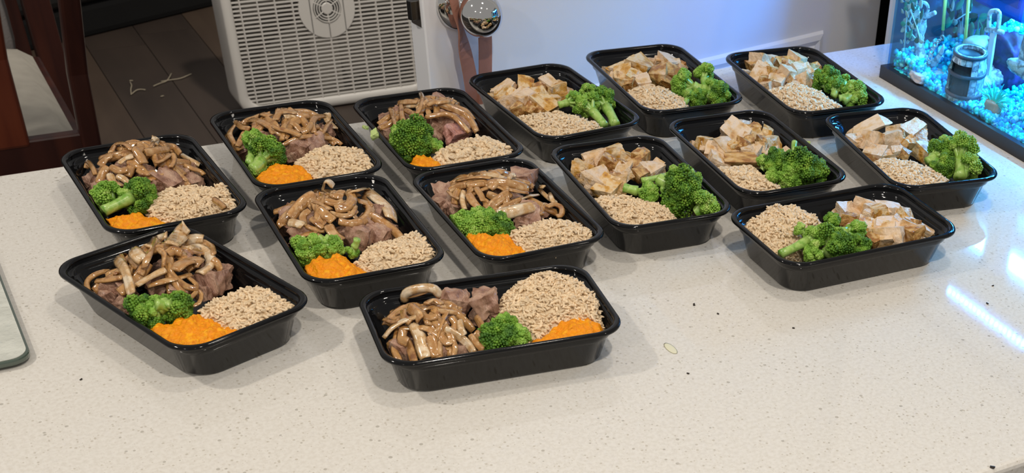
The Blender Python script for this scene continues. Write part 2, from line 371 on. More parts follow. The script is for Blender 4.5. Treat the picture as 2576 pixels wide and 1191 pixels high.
for j in range(ny + 1):
    for i in range(nx + 1):
        a, b = i / nx * 2 - 1, j / ny * 2 - 1
        d = max(0, 1 - a ** 8) ** .5 * max(0, 1 - b ** 10) ** .5
        p = np.array([[a * .21, .31 + b * .30, 0]])
        vv.append((a * .205, .36 + b * .335, .421 + .042 * d + .004 * d * float(sn(p, 5, 6)[0])))
ff = [(j * (nx + 1) + i, j * (nx + 1) + i + 1, (j + 1) * (nx + 1) + i + 1, (j + 1) * (nx + 1) + i) for j in range(ny) for i in range(nx)]
mesh('seat_cushion', vv, ff, CUSH, ch)
# dining table leg and apron further back
tb = empty('dining_table', (.0, 3.66, 0)); tag(tb, 'dark red wooden table leg standing behind the cushioned chair', 'table')
slab([(.325, 0, 0), (.325, 0, .72)], .03, .03, 'leg', REDW, tb); slab([(-.9, 0, 0), (-.9, 0, .72)], .03, .03, 'leg', REDW, tb)
slab([(.325, .9, 0), (.325, .9, .72)], .03, .03, 'leg', REDW, tb)
MB().box(-.95, .36, -.04, .95, .72, .75).build('tabletop', REDW, tb, bevel=.006)
# grey rounded cushion in the corner
gc = empty('grey_cushion', (.165, 3.72, .43))
vv, ff = [], []
for j in range(13):
    for i in range(24):
        q = 2 * PI * i / 24; ph = PI * j / 12 - PI / 2
        c_ = math.cos(q); s_ = math.sin(q); sg = lambda x, e: math.copysign(abs(x) ** e, x)
        vv.append((.10 * sg(c_, .6) * math.cos(ph) ** .5, .05 * math.sin(ph), .16 * sg(s_, .6) * math.cos(ph) ** .5))
ff = [(j * 24 + i, j * 24 + (i + 1) % 24, (j + 1) * 24 + (i + 1) % 24, (j + 1) * 24 + i) for j in range(12) for i in range(24)]
mesh('cover', vv, ff, mat('grey_fabric', (.20, .185, .18), .85, bump=.001, bscale=200), gc)
tag(gc, 'grey fabric cushion at the upper left behind the dining chair', 'cushion')
# dark sofa
SOFA = mat('charcoal_fabric', (.020, .019, .018), .85, bump=.001, bscale=300)
so = empty('sofa', (.52, 4.72, 0), math.radians(21)); tag(so, 'charcoal upholstered sofa with the shadow beneath painted black on the wooden floor', 'sofa')
MB().box(-1.3, .85, .03, .9, 0, .10).build('shadow_gap', mat('sofa_shadow_black', (.0015, .0015, .0015), .9), so, bevel=.02)  # black block painting the shadow gap under the sofa
MB().box(-1.33, .88, .0, .92, .10, .44).build('seat_base', SOFA, so, bevel=.05, seg=4)
MB().box(-1.33, .88, .7, .95, .44, .85).build('backrest', SOFA, so, bevel=.06, seg=4)
MB().box(-1.28, -.25, .02, .7, .44, .56).build('seat_pad', SOFA, so, bevel=.04, seg=4)
MB().box(-.23, .83, .02, .7, .44, .56).build('seat_pad', SOFA, so, bevel=.04, seg=4)
# pale threads dropped on the floor
STRAW = mat('pale_straw', (.42, .36, .26), .7)
for pts in ([(326, 203), (334, 203)], [(330, 238), (329, 225), (331, 215), (327, 206)], [(332, 236), (342, 228), (352, 225), (366, 226)], [(386, 217), (402, 210), (420, 203), (431, 185)], [(405, 205), (430, 201), (455, 197), (481, 186)], [(404, 243), (412, 241)]):
    P3 = [onz(x, y, -ZC + .004) for x, y in pts]; c0 = P3[0]
    o = MB().tube(spline([p - c0 for p in P3], 10), .0016, 6).build('straw', STRAW, None, True, c0)
    tag(o, 'thin pale straw bit lying on the dark plank floor', 'straw', 'pale straw bits on the floor')

# ------------------------------------------------------------------ glass board at the left edge
GL = glassy('green_glass', (.80, .90, .84), .03)
FROST = mat('frosted_glass_top', (.66, .67, .60), .25, coat=.6, var=[(.55, .56, .50)], vscale=60, bump=.0012, bscale=170)
gb = empty('glass_board', (-.141, 1.308, ZC)); tag(gb, 'frosted glass cutting board with a rounded corner at the left edge', 'cutting board')
poly = rrect(.165, .125, .018, 8)
MB().prism(poly, .003, .0085).build('pane', mat('green_glass_edge', (.07, .095, .075), .1, coat=.8), gb, bevel=.0015)
MB().prism(rrect(.1625, .1225, .016, 8), .0086, .0092).build('frosted_surface', FROST, gb)
for x, y in ((-.14, -.1), (.14, -.1), (-.14, .1), (.14, .1)):
    MB().lathe([(0, 0), (.008, 0), (.008, .003), (0, .003)], 14).build('foot', FANK, gb, loc=(x, y, 0))

# ------------------------------------------------------------------ meal trays
TA, TB, TH, TR, TBOW = .111, .07055, .04086, .0268, .0098
def outline(d, z, rr_, n=9):
    a, b, r = TA - d, TB - d, rr_
    out = []
    for x, y in rrect(a, b, r, n):
        k = 1 - TBOW * (x / a) ** 2 * (y / b) ** 2
        out.append((x * k, y * k, z))
    return out
body_prof = [(.060, .0012, .010), (.030, .0012, .022), (.0215, .0, .0235), (.0168, .0004, .025), (.0151, .0022, .0257), (.0092, .0262, .0262), (.0080, .0275, .0264), (.0070, .0285, .0264), (.0050, .0365, .0268),
             (.0058, .0385, .0262), (.0076, .0300, .0258), (.0086, .0288, .0256), (.0100, .0280, .0256), (.0166, .0042, .0248), (.0190, .0024, .0240), (.030, .0022, .022), (.060, .0022, .010)]
rim_prof = [(.0052, .0362, .0268), (.0016, .0364, .0268), (.0003, .0374, .0268), (.0, .0388, .0268), (.0006, .0402, .0268), (.0020, .04086, .0267), (.0040, .0408, .0265), (.0055, .0398, .0263), (.0060, .0382, .0261), (.0052, .0362, .0268)]
def loft_tray(prof, cap):
    lo = [outline(*p) for p in prof]; v, f = loft(lo); n = len(lo[0])
    f = [q[::-1] for q in f]
    if cap: f.append(tuple(range(n))); f.append(tuple(len(v) - n + k for k in range(n))[::-1])
    return v, f
TR_POSE = {1: (.1635, 1.2022, 108.67), 2: (.398, 1.0372, -7.7), 3: (.1901, 1.4366, 92.37), 4: (.352, 1.4801, 89.57), 5: (.5115, 1.4611, 89.03), 6: (.3379, 1.2591, 87.99), 7: (.5007, 1.2372, 89.31),
           8: (.6717, 1.4886, 92.44), 9: (.8343, 1.5072, 85.62), 10: (1.0044, 1.4351, 84.81), 11: (.66, 1.242, 85.16), 12: (.8236, 1.2608, 85.71), 13: (1.0025, 1.1998, 80.62), 14: (.8112, 1.0594, -2.21)}
WHERE = {1: 'front left tray', 2: 'front centre tray', 3: 'leftmost tray beside the chair', 4: 'back tray before the fan', 5: 'back tray before the door edge', 6: 'second row tray nearest the left', 7: 'second row tray beside the chicken',
         8: 'back tray below the door knob', 9: 'back tray midway along the door', 10: 'rearmost tray by the aquarium corner', 11: 'second row tray beside the steak', 12: 'central second row chicken tray', 13: 'right tray beside the aquarium', 14: 'front right tray'}
TLAB = {1: 'black plastic meal tray with steak at the front left, turned askew', 2: 'black plastic meal tray with steak lying lengthwise at front centre', 3: 'black plastic steak meal tray at far left nearest the dining chair',
        4: 'black plastic steak meal tray in the back row before the fan', 5: 'black plastic steak meal tray in the back row before the door edge', 6: 'black plastic steak meal tray behind and between the two front ones',
        7: 'black plastic steak meal tray directly behind the front centre tray', 8: 'black plastic chicken meal tray in the back row below the door knob', 9: 'black plastic chicken meal tray in the back row midway along the door',
        10: 'black plastic chicken meal tray rearmost by the aquarium corner', 11: 'black plastic chicken meal tray in the second row next to the steak trays', 12: 'black plastic chicken meal tray in the middle of the second row',
        13: 'black plastic chicken meal tray at far right beside the aquarium', 14: 'black plastic chicken meal tray lying lengthwise at the front right'}
bv, bf = loft_tray(body_prof, True); rv, rf = loft_tray(rim_prof, False)
bme = rme = None
for t, (x, y, a) in TR_POSE.items():
    e = empty('meal_tray', (x, y, ZC + .0003), math.radians(a)); tag(e, TLAB[t], 'food tray', 'black meal prep trays')
    if bme is None: bme = mesh('body', bv, bf, BLACK, e).data; rme = mesh('rim', rv, rf, BLACK, e).data
    else: link('body', bme, e); link('rim', rme, e)
REG = {1: (120, 540, 2.835), 2: (880, 640, 3.135), 3: (140, 320, 3.970), 4: (500, 230, 4.106), 5: (870, 200, 4.253), 6: (620, 430, 3.308), 7: (1020, 380, 3.842), 8: (1170, 140, 4.254), 9: (1460, 90, 4.581), 10: (1810, 90, 4.582),
       11: (1370, 320, 3.608), 12: (1670, 260, 4.410), 13: (2050, 250, 4.106), 14: (1820, 440, 3.843)}
def Z(t, x, y): a, b, s = REG[t]; return a + x / s, b + y / s
def mm(t, wpx):                              # width in photo detail units -> metres at that tray
    x, y, _ = TR_POSE[t]; d = np.array([x, y, ZC]) - CP; return wpx / REG[t][2] * float(d @ -CR[:, 2]) / FPX
def tloc(t, p):
    x, y, a = TR_POSE[t]; q = math.radians(a); dx, dy = p[0] - x, p[1] - y
    return dx * math.cos(q) + dy * math.sin(q), -dx * math.sin(q) + dy * math.cos(q)
def tworld(t, u, v):
    x, y, a = TR_POSE[t]; q = math.radians(a); return x + u * math.cos(q) - v * math.sin(q), y + u * math.sin(q) + v * math.cos(q)
def inset(z): return .0172 - .0100 * min(max((z - .003) / .035, 0), 1)
def clampin(t, p, rad):
    z = p[2] - ZC
    if z > .052: return np.array(p)
    d = inset(z) + rad; u, v = tloc(t, p); a, b, r = TA - d, TB - d, .025
    u = min(max(u, -a), a); v = min(max(v, -b), b)
    cu, cv = a - max(r - rad, .004), b - max(r - rad, .004); rr_ = max(r - rad, .004)
    if abs(u) > cu and abs(v) > cv:
        du, dv = abs(u) - cu, abs(v) - cv; L = math.hypot(du, dv)
        if L > rr_: u = math.copysign(cu + du * rr_ / L, u); v = math.copysign(cv + dv * rr_ / L, v)
    x, y = tworld(t, u, v); return np.array([x, y, p[2]])
def squash(t, V, m=.0008):                    # press vertices of soft food inside the tray walls
    x, y, a = TR_POSE[t]; q = math.radians(a); dx, dy = V[:, 0] - x, V[:, 1] - y
    u = dx * math.cos(q) + dy * math.sin(q); v = -dx * math.sin(q) + dy * math.cos(q); z = V[:, 2] - ZC
    ins = np.where(z < .0435, .0178 - .0105 * np.clip((z - .003) / .035, 0, 1) + m, -.02)
    A, B, r = TA - ins, TB - ins, .0245; cu, cv = A - r, B - r
    du = np.maximum(np.abs(u) - cu, 0); dv = np.maximum(np.abs(v) - cv, 0); L = np.hypot(du, dv); k = np.where(L > r, r / np.maximum(L, 1e-9), 1)
    u2 = np.where(du > 0, np.sign(u) * (cu + du * k), u); v2 = np.where(dv > 0, np.sign(v) * (cv + dv * k), v)
    out = V.copy(); out[:, 0] = x + u2 * math.cos(q) - v2 * math.sin(q); out[:, 1] = y + u2 * math.sin(q) + v2 * math.cos(q); out[:, 2] = np.maximum(V[:, 2], ZC + .0026)
    return out
HEAP = {}
def heap(t, x, y):
    c, A, s, base = HEAP[t]; d2 = (x - c[0]) ** 2 + (y - c[1]) ** 2
    return base + A * math.exp(-d2 / (2 * s * s))
def hit(t, px, py, lift=0.):
    d = ray(px, py); c = HEAP[t][0]; tm = ((c + HF * .05 - CP) @ HF) / (d @ HF); z0 = ZC + .10
    s = (z0 - CP[2]) / d[2]; p = CP + d * s
    for _ in range(160):
        p = CP + d * s
        if p[2] - ZC <= heap(t, p[0], p[1]) + lift or s > tm: break
        s += .0015
    return p
def setheap(t, x, y, A, s, base=.014): HEAP[t] = (onz(*Z(t, x, y), .035), A, s, base)
# ---- lumps of meat: jittered rounded blocks, a few shared meshes of each kind
def block(seed, dims, k, amp, freq, skew, n=13):
    r = np.random.default_rng(seed); key = {}; v = []; f = []
    def idx(p):
        q = tuple(np.round(p, 4))
        if q not in key: key[q] = len(v); v.append(p)
        return key[q]
    g = np.linspace(-1, 1, n)
    for ax in range(3):
        for sg in (-1, 1):
            for i in range(n - 1):
                for j in range(n - 1):
                    q = []
                    for a, b in ((i, j), (i + 1, j), (i + 1, j + 1), (i, j + 1)):
                        p = [0, 0, 0]; p[ax] = sg; p[(ax + 1) % 3] = g[a]; p[(ax + 2) % 3] = g[b]; q.append(idx(np.array(p, float)))
                    f.append(tuple(q if sg > 0 else q[::-1]))
    V = np.array(v); l = np.linalg.norm(V, axis=1)[:, None]
    V = V * (1 - k) + V / l * 1.2 * k
    C = r.uniform(-1, 1, (8, 3)) * skew                    # move the eight corners
    wts = np.stack([np.prod([(1 + (1 if (c >> a) & 1 else -1) * np.clip(V[:, a], -1, 1)) / 2 for a in range(3)], axis=0) for c in range(8)], 1)
    V = V + wts @ C
    nrm = V / np.linalg.norm(V, axis=1)[:, None]
    V = V + nrm * (amp * sn(V, seed, freq, 4))[:, None]
    return V * np.array(dims) / 2, f
def variants(name, specs, m):
    out = []
    for i, (seed, dims, k, amp, fr, sk) in enumerate(specs):
        v, f = block(seed, dims, k, amp, fr, sk); me = bpy.data.meshes.new(name); me.from_pydata(v.tolist(), [], f)
        me.polygons.foreach_set('use_smooth', [True] * len(me.polygons)); me.materials.append(m); me.update(); me.set_sharp_from_angle(angle=.75); out.append(me)
    return out
U = 1.0
ST = variants('steak_cube', [(i, (1, .85 + .1 * (i % 3), .8), .14, .17, .5, .34) for i in range(8)], STEAK)
STP = variants('steak_cube', [(i + 40, (1, .8, .85), .14, .17, .5, .32) for i in range(4)], STEAKP)
CH = {'p': variants('chicken_piece', [(i + 100, (1, .85 + .08 * (i % 3), .75), .12, .075, .45, .36) for i in range(9)], CHP),
      'g': variants('chicken_piece', [(i + 200, (1, .85 + .08 * (i % 3), .78), .10, .065, .45, .34) for i in range(9)], CHG),
      'b': variants('chicken_piece', [(i + 300, (1, .8, .8), .14, .085, .45, .34) for i in range(6)], CHB)}
def keep_in(o, t):                            # shift a firm piece until it clears the walls
    from mathutils import Euler
    M = np.array(Matrix.LocRotScale(o.location, o.rotation_euler, o.scale)); L = np.array([v.co[:] for v in o.data.vertices]); V = L @ M[:3, :3].T + M[:3, 3]
    for _ in range(3):
        D = squash(t, V) - V; D[:, 2] = 0; x0, x1, y0, y1 = D[:, 0].min(), D[:, 0].max(), D[:, 1].min(), D[:, 1].max()
        s = np.array([x1 if x1 > -x0 else x0, y1 if y1 > -y0 else y0, 0])
        if np.abs(s).max() < 2e-4: break
        V = V + s; o.location = Vector(o.location) + Vector(s.tolist())
def place(name, me, t, px, py, size, label, cat, group, r, rot=None, lift=0.):
    p = hit(t, px, py, lift); s = np.array(size, float) * np.ones(3) / 1000
    p = clampin(t, p, float(np.sort(s)[1]) * .60)
    o = link(name, me, None, p, rot if rot else (r.uniform(-.5, .5), r.uniform(-.5, .5), r.uniform(0, 6.28)), s)
    keep_in(o, t); tag(o, label, cat, group); return o
# ---- onion strips
def onion(t, P3, wid, r, m, label, group, roll=0., tilt=.75):
    n = 15; P = spline(P3, n); c0 = P.mean(0); v = []; f = []; prof = 9
    rl = roll if roll else r.uniform(-tilt, tilt); tw = r.uniform(-.5, .5); th = r.uniform(.0018, .0026); cv = r.uniform(.04, .22) * wid; ph = r.uniform(0, 6)
    side = None
    for i in range(n):
        tg = P[min(i + 1, n - 1)] - P[max(i - 1, 0)]; tg /= np.linalg.norm(tg) + 1e-9
        up = np.array([0, 0, 1.]) * .85 - HF * .4; s = np.cross(tg, up); s /= np.linalg.norm(s) + 1e-9; nn = np.cross(s, tg)
        a = rl + tw * (i / (n - 1) - .5); s, nn = s * math.cos(a) + nn * math.sin(a), nn * math.cos(a) - s * math.sin(a)
        k = i / (n - 1); e = min(1, .84 + 1.6 * min(k, 1 - k)); ww = wid * e
        for j in range(prof):
            q = j / (prof - 1) * 2 - 1; rg = .00030 * math.cos(j * PI) + .0003 * math.sin(9 * k + ph + q * 2)
            v.append(P[i] + s * q * ww / 2 + nn * (cv * (1 - q * q) + rg + th / 2 * (1 - q ** 6)) - c0)
        for j in range(prof):
            q = 1 - j / (prof - 1) * 2
            v.append(P[i] + s * q * ww / 2 * .97 + nn * (cv * (1 - q * q) - th / 2 * (1 - q ** 6)) - c0)
    w2 = 2 * prof; v = list(squash(t, np.array(v) + c0) - c0)
    for i in range(n - 1):
        for j in range(w2): f.append((i * w2 + j, i * w2 + (j + 1) % w2, (i + 1) * w2 + (j + 1) % w2, (i + 1) * w2 + j))
    f += [tuple(range(w2))[::-1], tuple((n - 1) * w2 + j for j in range(w2))]
    o = mesh('onion_strip', v, f, m, None, True, c0); tag(o, label, 'onion', group)
    st_ = [r.uniform(.82, 1.12) for _ in range(prof)]; row = []
    for j in range(w2):
        jj = j if j < prof else w2 - 1 - j; ed = .58 if jj in (0, prof - 1) else st_[jj]; row.append((ed, ed * (.93 if ed < .7 else 1), ed * (.80 if ed < .7 else 1), 1))
    at = o.data.color_attributes.new('tint', 'FLOAT_COLOR', 'POINT'); at.data.foreach_set('color', np.array(row * n).ravel()); return o
# ---- mounds: rice and mash
def inpoly(poly, x, y):
    c = np.zeros(x.shape, bool); n = len(poly)
    for i in range(n):
        x0, y0 = poly[i]; x1, y1 = poly[i - 1]
        cnd = ((y0 > y) != (y1 > y)) & (x < (x1 - x0) * (y - y0) / (y1 - y0 + 1e-15) + x0); c ^= cnd
    return c
def pdist(poly, x, y):
    d = np.full(x.shape, 9.); n = len(poly)
    for i in range(n):
        a = np.array(poly[i]); b = np.array(poly[i - 1]); ab = b - a; tt = np.clip(((x - a[0]) * ab[0] + (y - a[1]) * ab[1]) / (ab @ ab + 1e-15), 0, 1)
        d = np.minimum(d, np.hypot(x - a[0] - tt * ab[0], y - a[1] - tt * ab[1]))
    return d
class Mound:
    def __init__(s, t, poly, zc, slope, dome):
        s.t = t; s.zc = zc; s.sl = slope; s.dome = dome
        cpx = np.mean([Z(t, *p) for p in poly], axis=0); s.c = onz(*cpx, zc); pts = []
        for q in poly:
            d = ray(*Z(t, *q)); k = (ZC + zc + slope * ((CP - s.c) @ HF) - CP[2]) / (d[2] - slope * (d @ HF)); pts.append((CP + d * k)[:2])
        s.poly = [tuple(p) for p in pts]
    def z(s, x, y):
        d = pdist(s.poly, x, y); ins = inpoly(s.poly, x, y)
        pl = s.zc + s.sl * ((x - s.c[0]) * HF[0] + (y - s.c[1]) * HF[1])
        top = pl + s.dome * (1 - np.exp(-d / .014)) - s.dome * .35
        return np.where(ins, top, pl - s.dome * .35 - 2.2 * d), ins, d
    def inside(s, x, y, z, m):
        xx, yy, a = TR_POSE[s.t]; q = math.radians(a); u = (x - xx) * math.cos(q) + (y - yy) * math.sin(q); v = -(x - xx) * math.sin(q) + (y - yy) * math.cos(q)
        ins = .0172 - .0100 * np.clip((z - .003) / .035, 0, 1) + m
        a, b, r = TA - ins, TB - ins, .024; du = np.maximum(np.abs(u) - (a - r), 0); dv = np.maximum(np.abs(v) - (b - r), 0)
        return (np.abs(u) < a) & (np.abs(v) < b) & (np.hypot(du, dv) < r)
    def grid(s, step, rough, seed, fr):
        P = np.array(s.poly); lo = P.min(0) - .02; hi = P.max(0) + .02
        xs = np.arange(lo[0], hi[0], step); ys = np.arange(lo[1], hi[1], step); X, Y = np.meshgrid(xs, ys)
        z, ins, d = s.z(X.ravel(), Y.ravel()); X = X.ravel(); Y = Y.ravel()
        z = z + rough * sn(np.stack([X, Y, z * .5], 1), seed, fr, 3)
        zz = np.maximum(z, .0028); ok = (z > .0035) & s.inside(X, Y, zz, .0006)
        W = len(xs); H_ = len(ys); idm = -np.ones(len(X), int); v = []; f = []
        ok2 = ok.reshape(H_, W); cell = ok2[:-1, :-1] & ok2[1:, :-1] & ok2[:-1, 1:] & ok2[1:, 1:]
        for j, i in zip(*np.nonzero(cell)):
            q = []
            for k in (j * W + i, j * W + i + 1, (j + 1) * W + i + 1, (j + 1) * W + i):
                if idm[k] < 0: idm[k] = len(v); v.append((X[k], Y[k], ZC + zz[k]))
                q.append(int(idm[k]))
            f.append(tuple(q))
        # skirt down to the tray floor
        from collections import Counter
        ec = Counter()
        for q in f:
            for a in range(4): ec[(q[a], q[(a + 1) % 4])] += 1
        nb = {}
        for a, b in list(ec):
            if (b, a) not in ec:
                for k in (a, b):
                    if k not in nb: nb[k] = len(v); cc = s.c; v.append((v[k][0] + (cc[0] - v[k][0]) * .5, v[k][1] + (cc[1] - v[k][1]) * .5, ZC + .0027))
                f.append((b, a, nb[a], nb[b]))
        return v, f
GV, GF = [], []
for i, (zz, rr_) in enumerate(((-.5, 0), (-.40, .62), (-.12, 1), (.2, .95), (.42, .55), (.5, 0))):
    if rr_ == 0: GV.append((0, 0, zz))
    else: GV += [(rr_ * math.cos(k * PI / 3), rr_ * math.sin(k * PI / 3), zz) for k in range(6)]
for k in range(6):
    GF.append((0, 1 + (k + 1) % 6, 1 + k)); GF.append((25, 19 + k, 19 + (k + 1) % 6))
    for r_ in range(3): GF.append((1 + r_ * 6 + k, 1 + r_ * 6 + (k + 1) % 6, 7 + r_ * 6 + (k + 1) % 6, 7 + r_ * 6 + k))
GV = np.array(GV)
def rice(t, poly, zc=.034, slope=.12, dome=.008, dens=1.0, glen=.0072, grad=.00140):
    m = Mound(t, poly, zc, slope, dome); v, f = m.grid(.003, .0008, t, 60); c0 = m.c.copy(); c0[2] = ZC + .003
    v = [np.array(p) - (0, 0, .0007 if p[2] > ZC + .005 else 0) for p in v]; tint = [(.92, .89, .84)] * len(v)
    P = np.array(m.poly); lo = P.min(0) - .008; hi = P.max(0) + .008; area_ = (hi - lo).prod(); r = np.random.default_rng(500 + t)
    N = int(area_ / (glen * grad * 2) * 3.6 * dens); X = r.uniform(lo[0], hi[0], N); Y = r.uniform(lo[1], hi[1], N)
    z, ins, d = m.z(X, Y); ok = (ins | (d < .007)) & m.inside(X, Y, z, .0022) & (z > .008)
    X, Y, z, d = X[ok], Y[ok], z[ok] + .0008 * sn(np.stack([X[ok], Y[ok], z[ok]], 1), t, 60, 3), d[ok]; n = len(X)
    az = r.uniform(0, 2 * PI, n); el = r.normal(0, .33 if dome < .0105 else .5, n); L = glen * r.uniform(.75, 1.15, n); R = grad * r.uniform(.85, 1.15, n)
    ax = np.stack([np.cos(az) * np.cos(el), np.sin(az) * np.cos(el), np.sin(el)], 1)
    s1 = np.cross(ax, [0, 0, 1.]); s1 /= np.linalg.norm(s1, axis=1)[:, None] + 1e-9; s2 = np.cross(ax, s1)
    C = np.stack([X, Y, ZC + z + r.uniform(-.0008, .0016, n)], 1)
    V = C[:, None, :] + ax[:, None, :] * (GV[None, :, 2:3] * L[:, None, None]) + s1[:, None, :] * (GV[None, :, 0:1] * R[:, None, None]) + s2[:, None, :] * (GV[None, :, 1:2] * R[:, None, None])
    # gentle bend
    V[:, :, 2] -= (GV[None, :, 2] ** 2 * 4) * .0004
    b0 = len(v); allv = np.vstack([np.array(v), V.reshape(-1, 3)]) - c0
    gf = [tuple(b0 + g * 26 + i for i in q) for g in range(n) for q in GF]
    o = mesh('brown_rice', allv, [tuple(q) for q in f] + gf, RICE, None, True, c0)
    tn = np.clip(r.normal(1.0, .09, n), .72, 1.2); hue = r.uniform(-.05, .05, n)
    col = np.ones((len(allv), 4)); col[:b0, :3] = np.array(tint)
    col[b0:, :3] = np.repeat(np.stack([tn, tn * (1 - .03 + hue * .3), tn * (1 - .06 + hue)], 1), 26, axis=0)
    at = o.data.color_attributes.new('tint', 'FLOAT_COLOR', 'POINT'); at.data.foreach_set('color', col.ravel())
    tag(o, 'mound of cooked brown rice in the ' + WHERE[t], 'rice', 'rice portions', 'stuff'); return m
def mash(t, poly, zc=.034, slope=.10, dome=.008):
    m = Mound(t, poly, zc, slope, dome); v, f = m.grid(.0014, .0017, 77 + t, 75); c0 = m.c.copy(); c0[2] = ZC + .003
    o = mesh('mashed_sweet_potato', [np.array(p) - c0 for p in v], f, MASH, None, True, c0)
    tag(o, 'scoop of bright orange mash in the ' + WHERE[t], 'mash', 'orange mash scoops'); return m
# ---- broccoli florets
ICO = None
def ico():
    global ICO
    if ICO is None:
        bm = bmesh.new(); bmesh.ops.create_icosphere(bm, subdivisions=1, radius=1); ICO = (np.array([v.co[:] for v in bm.verts]), [tuple(v.index for v in q.verts) for q in bm.faces]); bm.free()
    return ICO
def floret(t, c, s, rad, seed, pale=False, label=None, thick=None):
    r = np.random.default_rng(seed); C = onz(*Z(t, c[0], c[1]), c[2]); S = onz(*Z(t, s[0], s[1]), s[2])
    C = clampin(t, C, rad * .75); S = clampin(t, S, .003)
    ax = C - S; L = np.linalg.norm(ax)
    if L < rad * .6: ax = np.array([0, 0, 1.]) * rad; S = C - ax * 1.0; L = rad
    ax = ax / L; e = empty('broccoli_floret', S); c0 = S
    a = np.cross(ax, [.2, .3, .9]); a /= np.linalg.norm(a); b = np.cross(ax, a)
    mb = MB(); th = thick or min(.0075, max(.0034, rad * .36)); fk = S + ax * max(L - rad * .95, L * .3)
    mb.tube(spline([S - c0, (S + fk) / 2 - c0 + a * .001, fk - c0], 6), [th * 1.05, th * 1.0, th * .95, th * .98, th * 1.08, th * 1.15], 10)
    iv, if_ = ico(); K = 7 + int(rad * 500); buds = []; sz = []
    for k in range(K):
        ph = math.acos(1 - (k + .5) / K * (1.0 if pale else 1.25)); q = k * 2.4 + r.uniform(-.3, .3)
        d = ax * math.cos(ph) + (a * math.cos(q) + b * math.sin(q)) * math.sin(ph)
        pc = C - ax * rad * .35 + d * rad * r.uniform(.55, .92); cr_ = rad * r.uniform(.26, .44)
        mid = fk + (pc - fk) * .55 + ax * rad * .05
        mb.tube([fk - c0, mid - c0, pc - c0 - d * cr_ * .2], [th * .62, th * .42, th * .5], 6, False)
        nb = int(26 + 60 * min(1, rad / .02))
        for i in range(nb):
            p2 = math.acos(1 - (i + .5) / nb * 1.5); q2 = i * 2.4
            d2 = d * math.cos(p2) + np.cross(d, [.3, .5, .8]) / (np.linalg.norm(np.cross(d, [.3, .5, .8])) + 1e-9) * math.sin(p2) * math.cos(q2)
            w_ = np.cross(d, np.cross(d, [.3, .5, .8])); d2 = d2 + w_ / (np.linalg.norm(w_) + 1e-9) * math.sin(p2) * math.sin(q2)
            buds.append(pc + d2 * cr_ * r.uniform(.82, 1.12)); sz.append(r.uniform(.0009, .0020) * (1 if rad > .01 else .8))
    Bp = np.array(buds); sz = np.array(sz); n = len(Bp)
    V = (Bp[:, None, :] + iv[None] * sz[:, None, None] - c0)
    # keep the floret inside the tray
    flat = squash(t, V.reshape(-1, 3) + c0) - c0; mb.v = [tuple(p) for p in squash(t, np.array(mb.v) + c0) - c0]
    nv = len(iv); ff = [tuple(g * nv + i for i in q) for g in range(n) for q in if_]
    mb.build('stalk', STALK, e, True)
    o = mesh('crown', flat, ff, BUDL if pale else BUD, e, True)
    e['sx'] = float(Z(t, c[0], c[1])[0]); tag(e, label or 'green broccoli floret in the ' + WHERE[t], 'broccoli', 'broccoli in the ' + WHERE[t]); return e

def quad(t, px, py):                          # where in its pile a piece lies, in words
    d = ray(*Z(t, 0, 0)); c = HEAP[t][0]; v = CR.T @ (c - CP); cx = IW / 2 + SX - FPX * v[0] / v[2]; cy = IH / 2 + SY + FPX * v[1] / v[2]
    dx, dy = px - cx, (py - cy) * 1.5
    if math.hypot(dx, dy) < 22: return 'middle'
    k = int(round(math.degrees(math.atan2(-dy, dx)) / 45)) % 8
    return ('right', 'upper right', 'top', 'upper left', 'left', 'lower left', 'bottom', 'lower right')[k]
def quad3(t, p):
    v = CR.T @ (np.array(p) - CP); return quad(t, IW / 2 + SX - FPX * v[0] / v[2], IH / 2 + SY + FPX * v[1] / v[2])
def order_labels(fl, t):
    fl = sorted(fl, key=lambda o: o['sx']); n = len(fl); nm = ['leftmost', 'second', 'third', 'fourth', 'fifth', 'sixth', 'seventh']
    for i, o in enumerate(fl):
        o['label'] = ('rightmost' if i == n - 1 else 'leftmost' if i == 0 else nm[i] + ' from left') + ' green broccoli floret in the ' + WHERE[t]; del o['sx']

